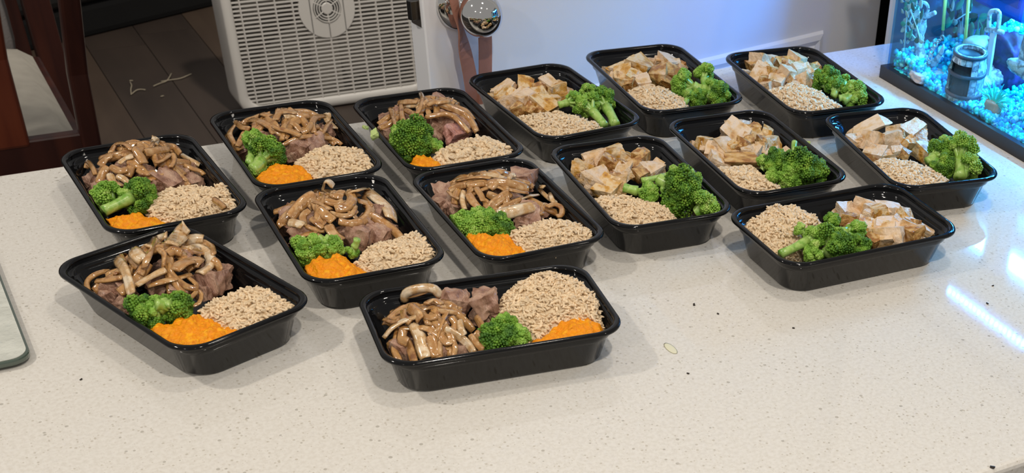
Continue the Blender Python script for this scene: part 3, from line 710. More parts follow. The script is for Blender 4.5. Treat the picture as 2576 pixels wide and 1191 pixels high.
# ------------------------------------------------------------------ steak dishes
STEAKS = {
1: dict(h=(830, 400, .036, .040), st=[(430, 320, 19), (480, 520, 20), (390, 600, 18), (535, 650, 17), (820, 520, 24), (940, 560, 18), (1170, 500, 26), (1290, 310, 22), (1260, 430, 19), (560, 540, 16), (700, 350, 20), (1000, 350, 20), (1110, 570, 16)],
  on=[([(265, 560), (280, 490), (330, 440), (420, 410), (500, 430)], 45, 0), ([(350, 480), (430, 470), (540, 450)], 60, 0), ([(490, 320), (540, 380), (570, 460), (600, 570)], 80, 2), ([(545, 200), (620, 270), (685, 335)], 105, 2), ([(700, 260), (690, 350), (660, 430)], 60, 1),
      ([(770, 180), (725, 290), (690, 390)], 90, 1), ([(790, 250), (835, 290), (830, 375)], 50, 1), ([(880, 220), (955, 140), (990, 80)], 115, 2), ([(970, 195), (1050, 180), (1115, 180)], 85, 2), ([(640, 515), (740, 450), (845, 400)], 78, 2), ([(870, 350), (880, 410), (920, 460), (1000, 520), (1070, 530)], 45, 0),
      ([(900, 400), (960, 350), (1040, 330), (1095, 355)], 120, 1), ([(1000, 260), (1090, 250), (1160, 310), (1150, 380), (1080, 430)], 90, 2), ([(1000, 450), (1060, 500), (1055, 560), (1008, 610), (1020, 655), (1080, 640), (1100, 575), (1060, 530)], 34, 0), ([(850, 145), (780, 190), (715, 230)], 75, 2),
      ([(1170, 330), (1215, 365), (1240, 410)], 80, 1), ([(560, 260), (600, 310), (645, 380)], 70, 1), ([(480, 260), (520, 300), (540, 350)], 70, 0), ([(850, 280), (900, 260), (960, 280)], 70, 0), ([(1100, 200), (1160, 230), (1190, 300)], 70, 1)],
  br=[((680, 710, .034), (850, 640, .044), .017, 0), ((930, 670, .034), (770, 640, .046), .015, 0), ((760, 690, .037), (870, 640, .045), .011, 1)],
  ma=([(670, 810), (760, 775), (880, 765), (940, 690), (1000, 720), (1090, 705), (1180, 740), (1250, 775), (1370, 820), (1300, 920), (960, 980), (780, 920)], .033, .12, .009),
  ri=([(1060, 700), (1150, 625), (1280, 565), (1400, 515), (1500, 500), (1620, 560), (1750, 640), (1790, 740), (1500, 830), (1330, 840), (1250, 800), (1240, 750), (1150, 715)], .036, .14, .008)),
2: dict(h=(660, 580, .034, .036), st=[(400, 760, 24), (740, 770, 18), (830, 390, 26), (1080, 400, 31), (1040, 490, 22), (690, 430, 20), (860, 770, 16), (550, 600, 20), (800, 560, 20), (1160, 480, 20)],
  on=[([(430, 370), (450, 305), (560, 268), (660, 275), (715, 330)], 75, 2), ([(440, 335), (540, 322), (630, 295)], 55, 1), ([(255, 670), (330, 600), (420, 540), (500, 510), (548, 490)], 72, 2), ([(280, 520), (340, 540), (390, 530)], 75, 0), ([(500, 560), (550, 640), (570, 740), (600, 825)], 100, 2),
      ([(640, 650), (660, 740), (680, 815)], 85, 1), ([(420, 600), (410, 670), (460, 700)], 85, 0), ([(470, 420), (530, 470), (560, 520)], 95, 1), ([(620, 645), (690, 610), (752, 572)], 52, 1), ([(750, 590), (840, 640), (920, 700), (985, 785)], 72, 2), ([(810, 670), (830, 740), (820, 805)], 45, 1),
      ([(865, 530), (880, 600), (905, 645)], 68, 2), ([(690, 450), (800, 460), (910, 490)], 42, 1), ([(1000, 500), (1045, 580), (1060, 660), (1030, 770)], 75, 0), ([(950, 640), (1000, 710), (1050, 760)], 62, 1), ([(600, 400), (660, 370), (730, 400)], 65, 1), ([(640, 520), (700, 560), (765, 545)], 60, 0),
      ([(720, 650), (760, 700), (805, 690)], 75, 1), ([(560, 470), (620, 500), (690, 490)], 60, 0), ([(420, 440), (430, 500), (480, 540)], 60, 0), ([(800, 500), (830, 560), (800, 620)], 65, 1)],
  br=[((1170, 665, .036), (1320, 650, .022), .019, 0), ((1310, 650, .036), (1370, 730, .024), .012, 1), ((1230, 525, .044), (1220, 590, .034), .007, 1), ((1110, 720, .032), (1200, 740, .02), .012, 0)],
  ma=([(1400, 700), (1500, 645), (1590, 570), (1640, 510), (1760, 490), (1900, 490), (1975, 540), (1990, 640), (1700, 720), (1420, 760)], .034, .16, .009),
  ri=([(1195, 430), (1225, 290), (1320, 205), (1440, 150), (1580, 120), (1700, 150), (1830, 205), (1890, 270), (1935, 320), (1965, 440), (1965, 540), (1760, 540), (1640, 560), (1560, 610), (1480, 670), (1390, 610), (1290, 540)], .040, .22, .012)),
3: dict(h=(830, 390, .038, .038), st=[(290, 400, 19), (330, 600, 25), (265, 555, 16), (1100, 560, 28), (1010, 600, 20), (1350, 560, 20), (1480, 560, 18), (1250, 480, 20), (1400, 460, 20), (560, 600, 18), (900, 500, 20), (700, 450, 20), (450, 620, 18)],
  on=[([(235, 350), (320, 350), (370, 410), (400, 480)], 55, 0), ([(550, 260), (600, 185), (700, 175), (765, 240)], 75, 1), ([(635, 370), (690, 320), (775, 290)], 62, 2), ([(440, 390), (500, 320), (565, 280)], 85, 1), ([(430, 570), (470, 470), (515, 395)], 85, 1), ([(545, 475), (580, 550), (665, 595)], 95, 2), ([(620, 490), (680, 520), (735, 565)], 72, 2),
      ([(795, 220), (850, 300), (885, 370)], 95, 1), ([(850, 185), (960, 165), (1085, 185)], 105, 1), ([(960, 100), (1003, 130), (990, 175)], 75, 2), ([(890, 260), (1000, 240), (1120, 220)], 85, 1), ([(1080, 185), (1180, 205), (1245, 270)], 75, 0), ([(1255, 285), (1370, 350), (1470, 380), (1580, 360)], 85, 2),
      ([(935, 535), (1040, 490), (1125, 430)], 60, 1), ([(815, 430), (900, 470), (1000, 450)], 62, 0), ([(1150, 410), (1185, 330), (1170, 275)], 65, 0), ([(1280, 380), (1360, 420), (1450, 450), (1535, 475)], 62, 0), ([(1200, 430), (1270, 500), (1315, 545)], 52, 1), ([(1000, 370), (1080, 330), (1145, 280)], 85, 1), ([(560, 400), (640, 440), (725, 430)], 85, 1), ([(720, 350), (800, 380), (870, 420)], 70, 0)],
  br=[((880, 640, .041), (430, 850, .035), .015, 0), ((470, 700, .036), (620, 800, .028), .016, 1), ((880, 770, .030), (760, 720, .036), .013, 0), ((700, 700, .036), (560, 790, .032), .010, 1)],
  ma=([(390, 880), (520, 895), (600, 865), (700, 845), (800, 810), (880, 850), (1000, 885), (1150, 935), (1000, 1030), (560, 1030)], .032, .12, .009),
  ri=([(945, 750), (1010, 655), (1110, 605), (1250, 585), (1400, 580), (1560, 585), (1700, 545), (1775, 590), (1830, 700), (1870, 830), (1300, 950), (1150, 940), (1000, 880), (945, 830)], .035, .14, .008), xo=[([(1580, 725), (1640, 770), (1700, 820)], 72, 0)]),
4: dict(h=(900, 390, .034, .040), st=[(350, 620, 18), (620, 225, 15), (1510, 400, 19), (1200, 560, 28), (1050, 600, 24), (900, 640, 19), (1390, 440, 19), (770, 540, 19), (600, 480, 19), (970, 690, 15), (1100, 350, 20), (800, 350, 20)],
  on=[([(220, 465), (280, 540), (370, 600), (455, 580)], 45, 0), ([(335, 570), (320, 460), (370, 370), (435, 330)], 92, 1), ([(400, 575), (440, 500), (480, 430)], 72, 0), ([(375, 315), (440, 370), (525, 390)], 62, 0), ([(445, 310), (560, 300), (660, 320), (750, 370), (850, 440), (930, 485)], 82, 1), ([(600, 220), (660, 240), (745, 260)], 75, 1),
      ([(790, 300), (830, 225), (920, 210), (1015, 230)], 92, 1), ([(760, 370), (840, 400), (940, 420), (1055, 465)], 75, 0), ([(935, 320), (1000, 350), (1060, 425)], 62, 1), ([(975, 230), (1060, 260), (1135, 260)], 75, 1), ([(1190, 430), (1170, 340), (1210, 270), (1295, 260)], 72, 1), ([(1195, 445), (1280, 440), (1330, 360), (1375, 305)], 55, 1),
      ([(1320, 255), (1400, 230), (1465, 290), (1455, 385)], 115, 2), ([(865, 560), (960, 510), (1100, 470), (1280, 480), (1400, 500), (1480, 555)], 52, 1), ([(620, 450), (700, 480), (785, 510)], 62, 0), ([(1060, 430), (1130, 390), (1165, 325)], 62, 0), ([(880, 270), (950, 260), (1005, 290)], 62, 2), ([(695, 280), (780, 330), (825, 385)], 62, 0)],
  br=[((580, 520, .044), (430, 770, .034), .013, 1), ((720, 640, .038), (480, 830, .033), .018, 0), ((640, 590, .036), (520, 700, .034), .012, 0), ((450, 830, .030), (560, 800, .03), .010, 1)],
  ma=([(560, 890), (650, 815), (710, 745), (800, 725), (930, 745), (1040, 745), (1110, 795), (1190, 890), (1000, 970), (650, 960)], .034, .12, .010),
  ri=([(980, 730), (1100, 655), (1200, 595), (1300, 565), (1400, 555), (1550, 565), (1700, 595), (1760, 645), (1810, 700), (1870, 820), (1200, 910), (1130, 800), (1050, 745)], .036, .14, .009), gl=.0078, gr=.0016),
5: dict(h=(950, 390, .032, .042), st=[(410, 420, 20), (430, 560, 20), (860, 480, 20), (960, 540, 20), (1100, 480, 29), (1180, 590, (36, 24, 20), 1), (1270, 250, (36, 20, 15)), (1400, 400, 27, 1), (1440, 500, 26), (970, 620, 17), (1330, 330, 22), (700, 440, 18), (560, 400, 18), (1250, 480, 20)],
  on=[([(405, 290), (480, 280), (545, 300)], 85, 1), ([(485, 320), (530, 440), (555, 570)], 88, 1), ([(590, 280), (600, 380), (625, 465)], 62, 0), ([(560, 250), (640, 240), (765, 240)], 62, 1), ([(635, 280), (700, 285), (795, 270)], 52, 2), ([(800, 150), (822, 210), (800, 300), (765, 375)], 62, 1), ([(690, 430), (690, 490), (650, 515)], 85, 2),
      ([(865, 285), (940, 250), (1000, 250), (1105, 240)], 75, 1), ([(880, 330), (900, 380), (995, 390)], 62, 1), ([(995, 265), (1100, 300), (1200, 340), (1300, 400), (1360, 480), (1405, 570)], 80, 1), ([(855, 405), (980, 380), (1080, 370), (1170, 410), (1240, 480), (1325, 570)], 58, 1), ([(1000, 220), (1050, 230), (1115, 230)], 62, 0), ([(715, 355), (760, 400), (835, 390)], 62, 0), ([(640, 330), (700, 360), (740, 420)], 60, 0)],
  br=[((770, 620, .043), (640, 760, .026), .023, 0), ((540, 650, .036), (690, 640, .034), .014, 1), ((960, 700, .036), (950, 770, .028), .008, 1), ((600, 770, .030), (700, 760, .03), .012, 0)],
  ma=([(670, 890), (720, 825), (830, 780), (900, 825), (960, 845), (1020, 895), (1000, 940), (740, 940)], .034, .12, .006),
  ri=([(955, 800), (1040, 725), (1150, 675), (1260, 635), (1400, 605), (1540, 605), (1610, 645), (1740, 705), (1760, 770), (1840, 850), (1020, 930), (1005, 870)], .036, .14, .009), gl=.0080, gr=.0018),
6: dict(h=(740, 380, .036, .042), st=[(290, 300, 27), (280, 460, 26), (470, 520, 26), (320, 600, 19), (930, 540, 27), (1100, 530, 24), (1240, 440, 29), (1180, 500, 20), (1080, 390, 20), (430, 600, 13), (980, 450, 20), (820, 540, 20), (600, 400, 20), (760, 350, 20), (480, 300, 18)],
  on=[([(640, 160), (670, 90), (725, 130)], 105, 2), ([(360, 390), (420, 320), (490, 250), (565, 200)], 95, 1), ([(480, 460), (470, 380), (525, 330)], 62, 1), ([(355, 430), (420, 440), (475, 460)], 85, 2), ([(555, 180), (620, 230), (600, 325)], 95, 0), ([(650, 170), (720, 200), (805, 220)], 85, 1), ([(860, 170), (880, 240), (830, 300), (735, 320)], 85, 0),
      ([(885, 190), (990, 170), (1080, 230), (1180, 320), (1205, 410)], 140, 2), ([(925, 255), (1010, 280), (1030, 340), (960, 420), (825, 460)], 82, 1), ([(695, 350), (800, 380), (880, 360), (905, 295)], 52, 1), ([(595, 320), (660, 370), (725, 420)], 85, 0), ([(680, 455), (730, 530), (805, 575)], 88, 1), ([(495, 460), (570, 490), (655, 505)], 52, 1),
      ([(540, 400), (600, 450), (645, 485)], 62, 0), ([(655, 250), (740, 270), (805, 260)], 62, 1), ([(765, 420), (860, 440), (965, 420)], 62, 1), ([(560, 270), (640, 290), (700, 330)], 70, 1)],
  br=[((730, 640, .036), (560, 590, .042), .012, 1), ((460, 680, .033), (640, 570, .044), .015, 1), ((600, 640, .036), (690, 560, .044), .012, 1), ((880, 680, .030), (920, 570, .044), .006, 1)],
  ma=([(450, 820), (500, 735), (560, 690), (680, 705), (820, 680), (880, 745), (950, 795), (1030, 840), (850, 920), (540, 910)], .034, .12, .010),
  ri=([(925, 730), (980, 655), (1060, 595), (1170, 575), (1230, 565), (1340, 515), (1430, 505), (1520, 560), (1590, 640), (1620, 700), (1650, 770), (1030, 860), (960, 800)], .036, .14, .009), gl=.0072, gr=.0014),
7: dict(h=(850, 430, .036, .042), st=[(410, 290, 19), (330, 440, 27), (380, 560, 28), (300, 520, 20), (480, 580, 18), (1310, 260, 27), (1190, 650, 28), (1130, 690, 20), (1280, 600, 20), (700, 400, 20), (900, 400, 20), (1050, 500, 20), (340, 360, 19), (1440, 560, 16)],
  on=[([(450, 315), (540, 260), (640, 230), (770, 220)], 75, 1), ([(500, 295), (620, 270), (740, 260), (825, 270)], 62, 0), ([(755, 230), (860, 240), (955, 270)], 62, 2), ([(1000, 275), (1030, 230), (1048, 255)], 62, 2), ([(945, 290), (1080, 290), (1205, 325)], 75, 1), ([(795, 330), (920, 310), (1060, 330), (1185, 370)], 95, 1), ([(425, 385), (490, 350), (585, 330)], 62, 1),
      ([(560, 390), (550, 480), (575, 570)], 58, 2), ([(600, 340), (680, 330), (765, 320)], 52, 1), ([(685, 360), (730, 430), (755, 495)], 75, 0), ([(795, 595), (860, 510), (940, 450), (1015, 405)], 95, 1), ([(885, 620), (990, 600), (1100, 570), (1265, 530)], 115, 2), ([(1105, 475), (1180, 450), (1275, 430)], 82, 2), ([(845, 625), (920, 560), (1040, 500), (1115, 465)], 52, 1),
      ([(1340, 350), (1430, 330), (1520, 370), (1550, 440), (1500, 490), (1420, 480), (1430, 410)], 55, 2), ([(1370, 545), (1440, 520), (1515, 550), (1505, 620), (1460, 635)], 62, 0), ([(1345, 515), (1325, 550), (1320, 590)], 50, 1), ([(415, 395), (460, 440), (525, 475)], 62, 1), ([(615, 420), (660, 500), (725, 565)], 95, 1), ([(1000, 380), (1080, 400), (1185, 420)], 62, 0), ([(760, 480), (800, 530), (780, 590)], 70, 0)],
  br=[((560, 720, .034), (600, 850, .02), .017, 1), ((720, 660, .036), (740, 760, .024), .015, 1), ((900, 720, .034), (880, 790, .022), .016, 0), ((500, 660, .038), (520, 740, .03), .007, 1)],
  ma=([(550, 860), (600, 785), (700, 775), (800, 795), (940, 775), (1000, 795), (1060, 875), (1190, 970), (950, 1050), (680, 990)], .034, .12, .009),
  ri=([(995, 810), (1050, 745), (1200, 705), (1320, 655), (1400, 645), (1530, 655), (1690, 695), (1765, 745), (1830, 840), (1870, 900), (1200, 1000), (1100, 910), (1040, 855)], .036, .14, .009)),
}
for t, D in STEAKS.items():
    r = random.Random(t * 13); x0, y0, A, s = D['h']; setheap(t, x0, y0, A, s)
    gl = 'steak cubes in the ' + WHERE[t]
    for i, q in enumerate(D['st']):
        me = (STP if len(q) > 3 else ST); me = me[r.randrange(len(me))]
        place('steak_cube', me, t, *Z(t, q[0], q[1]), np.array(q[2]) * .92, ('pink' if len(q) > 3 else 'browned') + ' steak cube, ' + quad(t, *Z(t, q[0], q[1])) + ' part of the ' + WHERE[t], 'steak', gl, r, lift=-.011 if math.dist(Z(t, q[0], q[1]), Z(t, x0, y0)) < 62 else -.003)
    go = 'onion strips in the ' + WHERE[t]; oc = ('brown', 'golden', 'pale'); lo_ = lambda m_, q_: oc[m_] + ' fried onion strip, ' + q_ + ' part of the ' + WHERE[t]
    for i, (pts, wd, mi) in enumerate(D['on']):
        P3 = [hit(t, *Z(t, *p), .006 + .0016 * (i % 4)) for p in pts]
        onion(t, [clampin(t, p, .003) for p in P3], mm(t, wd), r, ONION[mi], lo_(mi, quad(t, *Z(t, *pts[len(pts) // 2]))), go)
    for i in range(22):                                   # strips lying lower in the pile
        c = HEAP[t][0]; q = r.uniform(0, 6.28); rad = r.uniform(.006, .042); a = r.uniform(0, 6.28); bend = r.uniform(-30, 30); ln = r.uniform(.025, .045); P3 = []
        x, y = c[0] + rad * math.cos(q), c[1] + rad * math.sin(q)
        for k in range(4):
            P3.append(clampin(t, np.array([x, y, ZC + heap(t, x, y) + .003 + r.uniform(-.001, .003)]), .006)); a += bend * ln / 3; x += math.cos(a) * ln / 3; y += math.sin(a) * ln / 3
        mi = r.choice((0, 0, 1)); onion(t, P3, r.uniform(.007, .011), r, ONION[mi], 'underlying ' + oc[mi] + ' fried onion strip, ' + quad3(t, P3[1]) + ' part of the ' + WHERE[t], go)
    rice(t, *D['ri'], glen=D.get('gl', .0074), grad=D.get('gr', .0013)); mash(t, *D['ma'])
    order_labels([floret(t, c, s, rad, t * 31 + i, pl) for i, (c, s, rad, pl) in enumerate(D['br'])], t)
    for pts, wd, mi in D.get('xo', []):
        onion(t, [onz(*Z(t, *p), .044) for p in pts], mm(t, wd), r, ONION[mi], 'small brown onion bit lying on the rice in the ' + WHERE[t], go)

# ------------------------------------------------------------------ chicken dishes
CHICK = {
8: dict(h=(660, 440, .022, .036), ch=[(370, 310, (42, 22, 18), 'p', (.1, -.2, .5)), (350, 390, 22, 'g'), (420, 440, 22, 'g'), (645, 335, 24, 'g'), (610, 470, 30, 'p'), (400, 530, 24, 'p'), (790, 340, 20, 'b'), (790, 440, 22, 'g'), (910, 285, (26, 20, 12), 'p'), (970, 370, 28, 'g'), (840, 550, 26, 'g'), (920, 500, 22, 'g'), (560, 590, 20, 'b'), (1110, 400, 16, 'p'), (700, 570, 16, 'b'), (300, 460, 14, 'g')],
  br=[((1300, 520, .042), (1490, 750, .030), .015, 1), ((1480, 470, .042), (1610, 740, .030), .016, 0), ((1180, 480, .042), (1000, 530, .040), .012, 1), ((1310, 360, .050), (1340, 470, .040), .009, 1), ((1560, 500, .038), (1580, 740, .028), .012, 0)],
  ri=([(530, 660), (680, 625), (850, 605), (1000, 595), (1150, 625), (1300, 675), (1400, 705), (1470, 770), (1430, 820), (1000, 890), (800, 860), (640, 760)], .034, .12, .008)),
9: dict(h=(700, 420, .020, .040), ch=[(420, 350, (40, 24, 18), 'g', (.3, -.1, .3)), (460, 490, 26, 'g'), (625, 510, 21, 'g'), (690, 390, 32, 'g', (.3, .2, .6)), (780, 320, 20, 'p'), (560, 310, 16, 'p'), (900, 300, 16, 'p'), (1010, 320, 26, 'p'), (1110, 310, 13, 'p'), (890, 460, 28, 'b'), (1040, 450, 26, 'b'), (1190, 360, 16, 'p'), (1130, 380, 18, 'b'), (390, 580, 26, 'g'), (720, 560, 22, 'p'), (250, 390, 20, 'p'), (1250, 420, 14, 'p'), (990, 530, 17, 'b')],
  br=[((1170, 540, .040), (1400, 620, .036), .017, 1), ((1430, 420, .048), (1420, 660, .034), .013, 1), ((1690, 690, .034), (1480, 720, .030), .016, 0), ((1260, 690, .036), (1200, 780, .030), .008, 1), ((1350, 730, .032), (1480, 600, .036), .012, 0), ((1560, 600, .038), (1450, 720, .03), .013, 1)],
  ri=([(510, 650), (640, 595), (780, 565), (950, 585), (1040, 625), (1110, 680), (1200, 710), (1200, 840), (900, 880), (690, 820)], .034, .12, .008)),
10: dict(h=(720, 420, .024, .040), ch=[(400, 240, 26, 'p'), (390, 370, 24, 'b'), (490, 345, 16, 'g'), (300, 430, 12, 'p'), (400, 490, 26, 'p'), (490, 445, 16, 'p'), (590, 300, (20, 16, 30), 'p', (.2, .2, .3)), (540, 540, 20, 'b'), (560, 580, 18, 'p'), (740, 330, 30, 'g'), (750, 450, (24, 20, 34), 'p', (.4, .2, .3)), (880, 300, (24, 22, 30), 'p', (.2, .3, .5)), (900, 400, 24, 'p'), (960, 420, 22, 'p'), (1070, 420, 26, 'b'), (1150, 380, 16, 'g'), (830, 510, 16, 'p'), (950, 520, 20, 'p'), (660, 530, 24, 'p'), (1070, 540, 16, 'p')],
  br=[((1230, 470, .042), (1260, 640, .028), .017, 0), ((1360, 580, .036), (1310, 700, .028), .013, 0), ((1640, 640, .036), (1430, 750, .030), .015, 1), ((1450, 500, .040), (1420, 600, .034), .007, 1), ((1520, 700, .032), (1380, 720, .032), .012, 1)],
  ri=([(520, 620), (680, 595), (830, 535), (960, 560), (1090, 605), (1180, 645), (1280, 715), (1410, 795), (1420, 850), (1060, 900), (850, 870), (690, 770)], .034, .14, .009)),
11: dict(h=(640, 420, .024, .040), ch=[(290, 410, 28, 'g'), (440, 280, 30, 'p'), (570, 340, 25, 'b'), (620, 260, 27, 'g'), (740, 320, 27, 'g'), (870, 300, (22, 18, 30), 'b', (.1, .1, .5)), (480, 480, (34, 26, 24), 'p', (.5, .1, .6)), (360, 560, 18, 'p'), (410, 480, 20, 'b'), (660, 510, 27, 'b'), (700, 415, (40, 16, 18), 'p', (.2, -.2, .8)), (300, 530, 16, 'p'), (960, 410, 23, 'p'), (1020, 360, 14, 'p'), (1085, 400, 13, 'p'), (860, 440, 20, 'b'), (570, 560, 26, 'g')],
  br=[((950, 610, .036), (720, 550, .041), .014, 1), ((1270, 600, .040), (1050, 480, .046), .024, 0), ((1500, 690, .034), (1380, 780, .026), .017, 1), ((1400, 480, .042), (1330, 390, .048), .010, 1), ((1190, 430, .045), (880, 490, .042), .010, 1), ((1180, 700, .030), (1080, 560, .04), .014, 0)],
  ri=([(390, 650), (560, 615), (660, 605), (800, 625), (900, 670), (1030, 685), (1110, 725), (1170, 780), (1170, 860), (800, 920), (640, 870), (490, 750)], .034, .12, .008)),
12: dict(h=(810, 450, .024, .040), ch=[(315, 480, 18, 'p'), (440, 480, (22, 20, 30), 'g', (.1, .2, .4)), (810, 255, 22, 'p'), (790, 350, 30, 'p'), (885, 270, 15, 'g'), (980, 370, 32, 'g'), (1140, 350, (18, 16, 26), 'g', (.1, .2, .8)), (1230, 450, 29, 'g'), (690, 500, (38, 30, 18), 'p', (.4, .1, .3)), (540, 540, 21, 'p'), (915, 540, 16, 'p'), (1000, 550, 16, 'p'), (590, 650, 21, 'p'), (880, 640, (44, 18, 16), 'b', (.4, 0, -.5)), (1370, 545, 11, 'p'), (1200, 570, 20, 'p'), (1070, 480, 18, 'p'), (470, 640, 16, 'g'), (1010, 310, 18, 'b')],
  br=[((1270, 660, .040), (1120, 660, .034), .015, 0), ((1470, 750, .036), (1500, 620, .042), .021, 0), ((1700, 720, .034), (1580, 820, .026), .017, 0), ((1460, 600, .040), (1450, 430, .050), .007, 1), ((1190, 820, .032), (1280, 800, .030), .009, 1), ((1380, 840, .030), (1440, 720, .034), .013, 1), ((1110, 640, .040), (1090, 740, .032), .009, 1)],
  ri=([(530, 730), (660, 695), (820, 695), (960, 675), (1040, 745), (1120, 805), (1200, 875), (1300, 930), (1000, 1000), (780, 960), (640, 850)], .034, .12, .008)),
13: dict(h=(760, 450, .020, .042), ch=[(560, 290, (56, 20, 14), 'p', (.5, -.35, -.15)), (345, 460, (12, 30, 12), 'p', (.2, .2, .3)), (430, 450, 22, 'p'), (520, 590, 25, 'p'), (640, 450, 30, 'p'), (770, 430, 28, 'p'), (990, 310, (38, 24, 20), 'p', (.3, -.2, .3)), (830, 330, 20, 'p'), (940, 490, (13, 14, 34), 'g', (.5, .1, .3)), (1050, 430, 25, 'b'), (740, 570, (30, 16, 14), 'p', (.3, 0, -.3)), (1130, 545, 25, 'g'), (870, 540, 16, 'p'), (1190, 470, 16, 'b'), (590, 630, 14, 'b'), (540, 420, 20, 'p')],
  br=[((1310, 530, .042), (1160, 650, .034), .016, 0), ((1560, 500, .047), (1490, 810, .028), .020, 1), ((1700, 680, .036), (1520, 790, .028), .017, 1), ((1330, 720, .032), (1250, 640, .036), .015, 0), ((1340, 430, .050), (1320, 560, .04), .008, 1)],
  ri=([(590, 690), (640, 615), (780, 605), (930, 625), (1080, 655), (1180, 695), (1280, 755), (1360, 820), (1340, 880), (1000, 920), (850, 890), (710, 800)], .034, .12, .008)),
14: dict(h=(1540, 480, .028, .038), ch=[(1180, 370, (34, 30, 24), 'p', (.3, .2, .3)), (1240, 445, 22, 'b'), (1370, 310, (28, 26, 24), 'p', (.2, .2, .8)), (1440, 350, 21, 'p'), (1490, 360, 18, 'g'), (1640, 350, (42, 24, 22), 'p', (.2, .1, -.3)), (1800, 400, 29, 'p'), (1900, 500, (16, 40, 16), 'p', (.3, .1, .6)), (1600, 490, (42, 20, 18), 'p', (.3, .1, -.2)), (1560, 610, 31, 'p'), (1680, 650, 33, 'p'), (1820, 580, 27, 'b'), (1440, 640, 18, 'b'), (1390, 530, 23, 'g'), (1110, 340, 20, 'p'), (1760, 510, 22, 'p'), (1890, 630, 13, 'p')],
  br=[((890, 600, .038), (550, 770, .032), .013, 1), ((1120, 650, .038), (1000, 760, .026), .020, 0), ((1290, 560, .042), (1020, 540, .047), .013, 1), ((1060, 430, .050), (1030, 520, .042), .008, 0), ((1320, 690, .034), (1180, 770, .024), .015, 0), ((960, 560, .040), (1010, 660, .032), .011, 0), ((730, 520, .043), (800, 580, .038), .006, 1), ((860, 760, .030), (980, 770, .026), .011, 1)],
  ri=([(205, 500), (240, 435), (340, 385), (440, 295), (500, 255), (570, 285), (680, 275), (760, 325), (880, 385), (965, 455), (900, 530), (800, 580), (700, 660), (610, 760), (480, 790), (280, 590)], .036, .20, .011)),
}
for t, D in CHICK.items():
    r = random.Random(t * 17); x, y, A, s = D['h']; setheap(t, x, y, A, s, .016)
    for q in D['ch']:
        kind = {'p': 'pale', 'g': 'golden', 'b': 'dark seared'}[q[3]]; mes = CH[q[3]]
        place('chicken_piece', mes[r.randrange(len(mes))], t, *Z(t, q[0], q[1]), np.array(q[2]) * .92, kind + ' diced chicken, ' + quad(t, *Z(t, q[0], q[1])) + ' part of the ' + WHERE[t], 'chicken', kind + ' chicken in the ' + WHERE[t], r, q[4] if len(q) > 4 else None)
    for i in range(9):
        c = HEAP[t][0]; a = r.uniform(0, 6.28); rad = r.uniform(.012, .042); k3 = r.choice('ppgb'); mes = CH[k3]; p = np.array([c[0] + rad * math.cos(a), c[1] + rad * math.sin(a), 0]); p[2] = ZC + heap(t, p[0], p[1]) + .001
        s_ = r.uniform(.010, .016); o = link('chicken_piece', mes[r.randrange(len(mes))], None, clampin(t, p, s_ * .6), (r.uniform(-.6, .6), r.uniform(-.6, .6), r.uniform(0, 6.28)), (s_,) * 3)
        keep_in(o, t); tag(o, 'small chicken scrap, ' + quad3(t, o.location) + ' part of the ' + WHERE[t], 'chicken', 'chicken scraps in the ' + WHERE[t])
    rice(t, *D['ri'])
    order_labels([floret(t, c, s, rad, t * 31 + i, pl) for i, (c, s, rad, pl) in enumerate(D['br'])], t)
# loose bits
def bit(name, me, p, size, label, cat, group=None):
    o = link(name, me, None, p, (.3, .2, rng.uniform(0, 6)), (size,) * 3); tag(o, label, cat, group); return o
CRUMB = variants('crumb', [(901, (1, .6, .5), .3, .1, .6, .2)], mat('pepper', (.03, .022, .016), .6))[0]
for px, py, s in ((1746, 767, .0042), (1806, 790, .003), (1731, 940, .0032), (1996, 826, .003), (2497, 1176, .0055), (204, 955, .003), (2498, 719, .003), (2484, 764, .004)):
    bit('pepper_crumb', CRUMB, onz(px, py, .0006), s * .75, 'tiny dark crumb on the bare speckled countertop', 'crumb', 'crumbs on the countertop')
GREENBIT = variants('broccoli_crumb', [(905, (1, .6, .5), .3, .1, .6, .3)], mat('pale_broccoli', (.50, .62, .22), .4))[0]
bit('broccoli_crumb', GREENBIT, onz(*Z(5, 215, 515), .0415), .008, 'pale broccoli crumb on the left rim of the back tray before the door edge', 'broccoli')
bit('broccoli_crumb', GREENBIT, onz(*Z(5, 305, 590), .040), .013, 'larger pale broccoli scrap just inside the back tray before the door edge', 'broccoli')
bit('broccoli_crumb', GREENBIT, onz(*Z(12, 1578, 445), .036), .010, 'broccoli scrap stuck to the wall of the central second row tray', 'broccoli')
STAIN = mat('yellow_drop', (.72, .69, .50), .08)
p = onz(1687, 877, .0003)
o = MB().lathe([(0, 0), (.0075, 0), (.006, .0002), (.003, .0003), (0, .0003)], 20, lambda q: np.array([q[0] * .6, q[1] * 1.5, q[2]])).build('oil_drop', STAIN, None, True, p)
tag(o, 'faint yellow oil drop on the countertop right of the front centre tray', 'drop')

# ------------------------------------------------------------------ aquarium at the right
TX0, TX1, TY0, TY1, TZ = 1.178, 1.43, .98, 1.488, .30
aq = empty('aquarium', (TX0, TY1, ZC)); tag(aq, 'glass aquarium with a black bottom frame and blue light at the right', 'aquarium')
FRAME = mat('tank_frame', (.022, .022, .026), .4)
GLASS = glassy('tank_glass', (.93, .985, 1.0), .01)
LX, LY = TX1 - TX0, TY0 - TY1
def fr(z0, z1, name):
    lo = []
    for d, z in ((-.004, z0), (-.004, z1), (.006, z1), (.006, z0), (-.004, z0)):
        lo.append([(x, y, z) for x, y in ((d, -d), (d, LY + d), (LX - d, LY + d), (LX - d, -d))])
    v, f = loft(lo); return mesh(name, v, f, FRAME, aq, False)
fr(0, .017, 'bottom_frame'); fr(TZ - .015, TZ, 'top_frame')
MB().box(.001, LX - .001, LY + .001, -.001, .002, .006).build('bottom_pane', FRAME, aq)
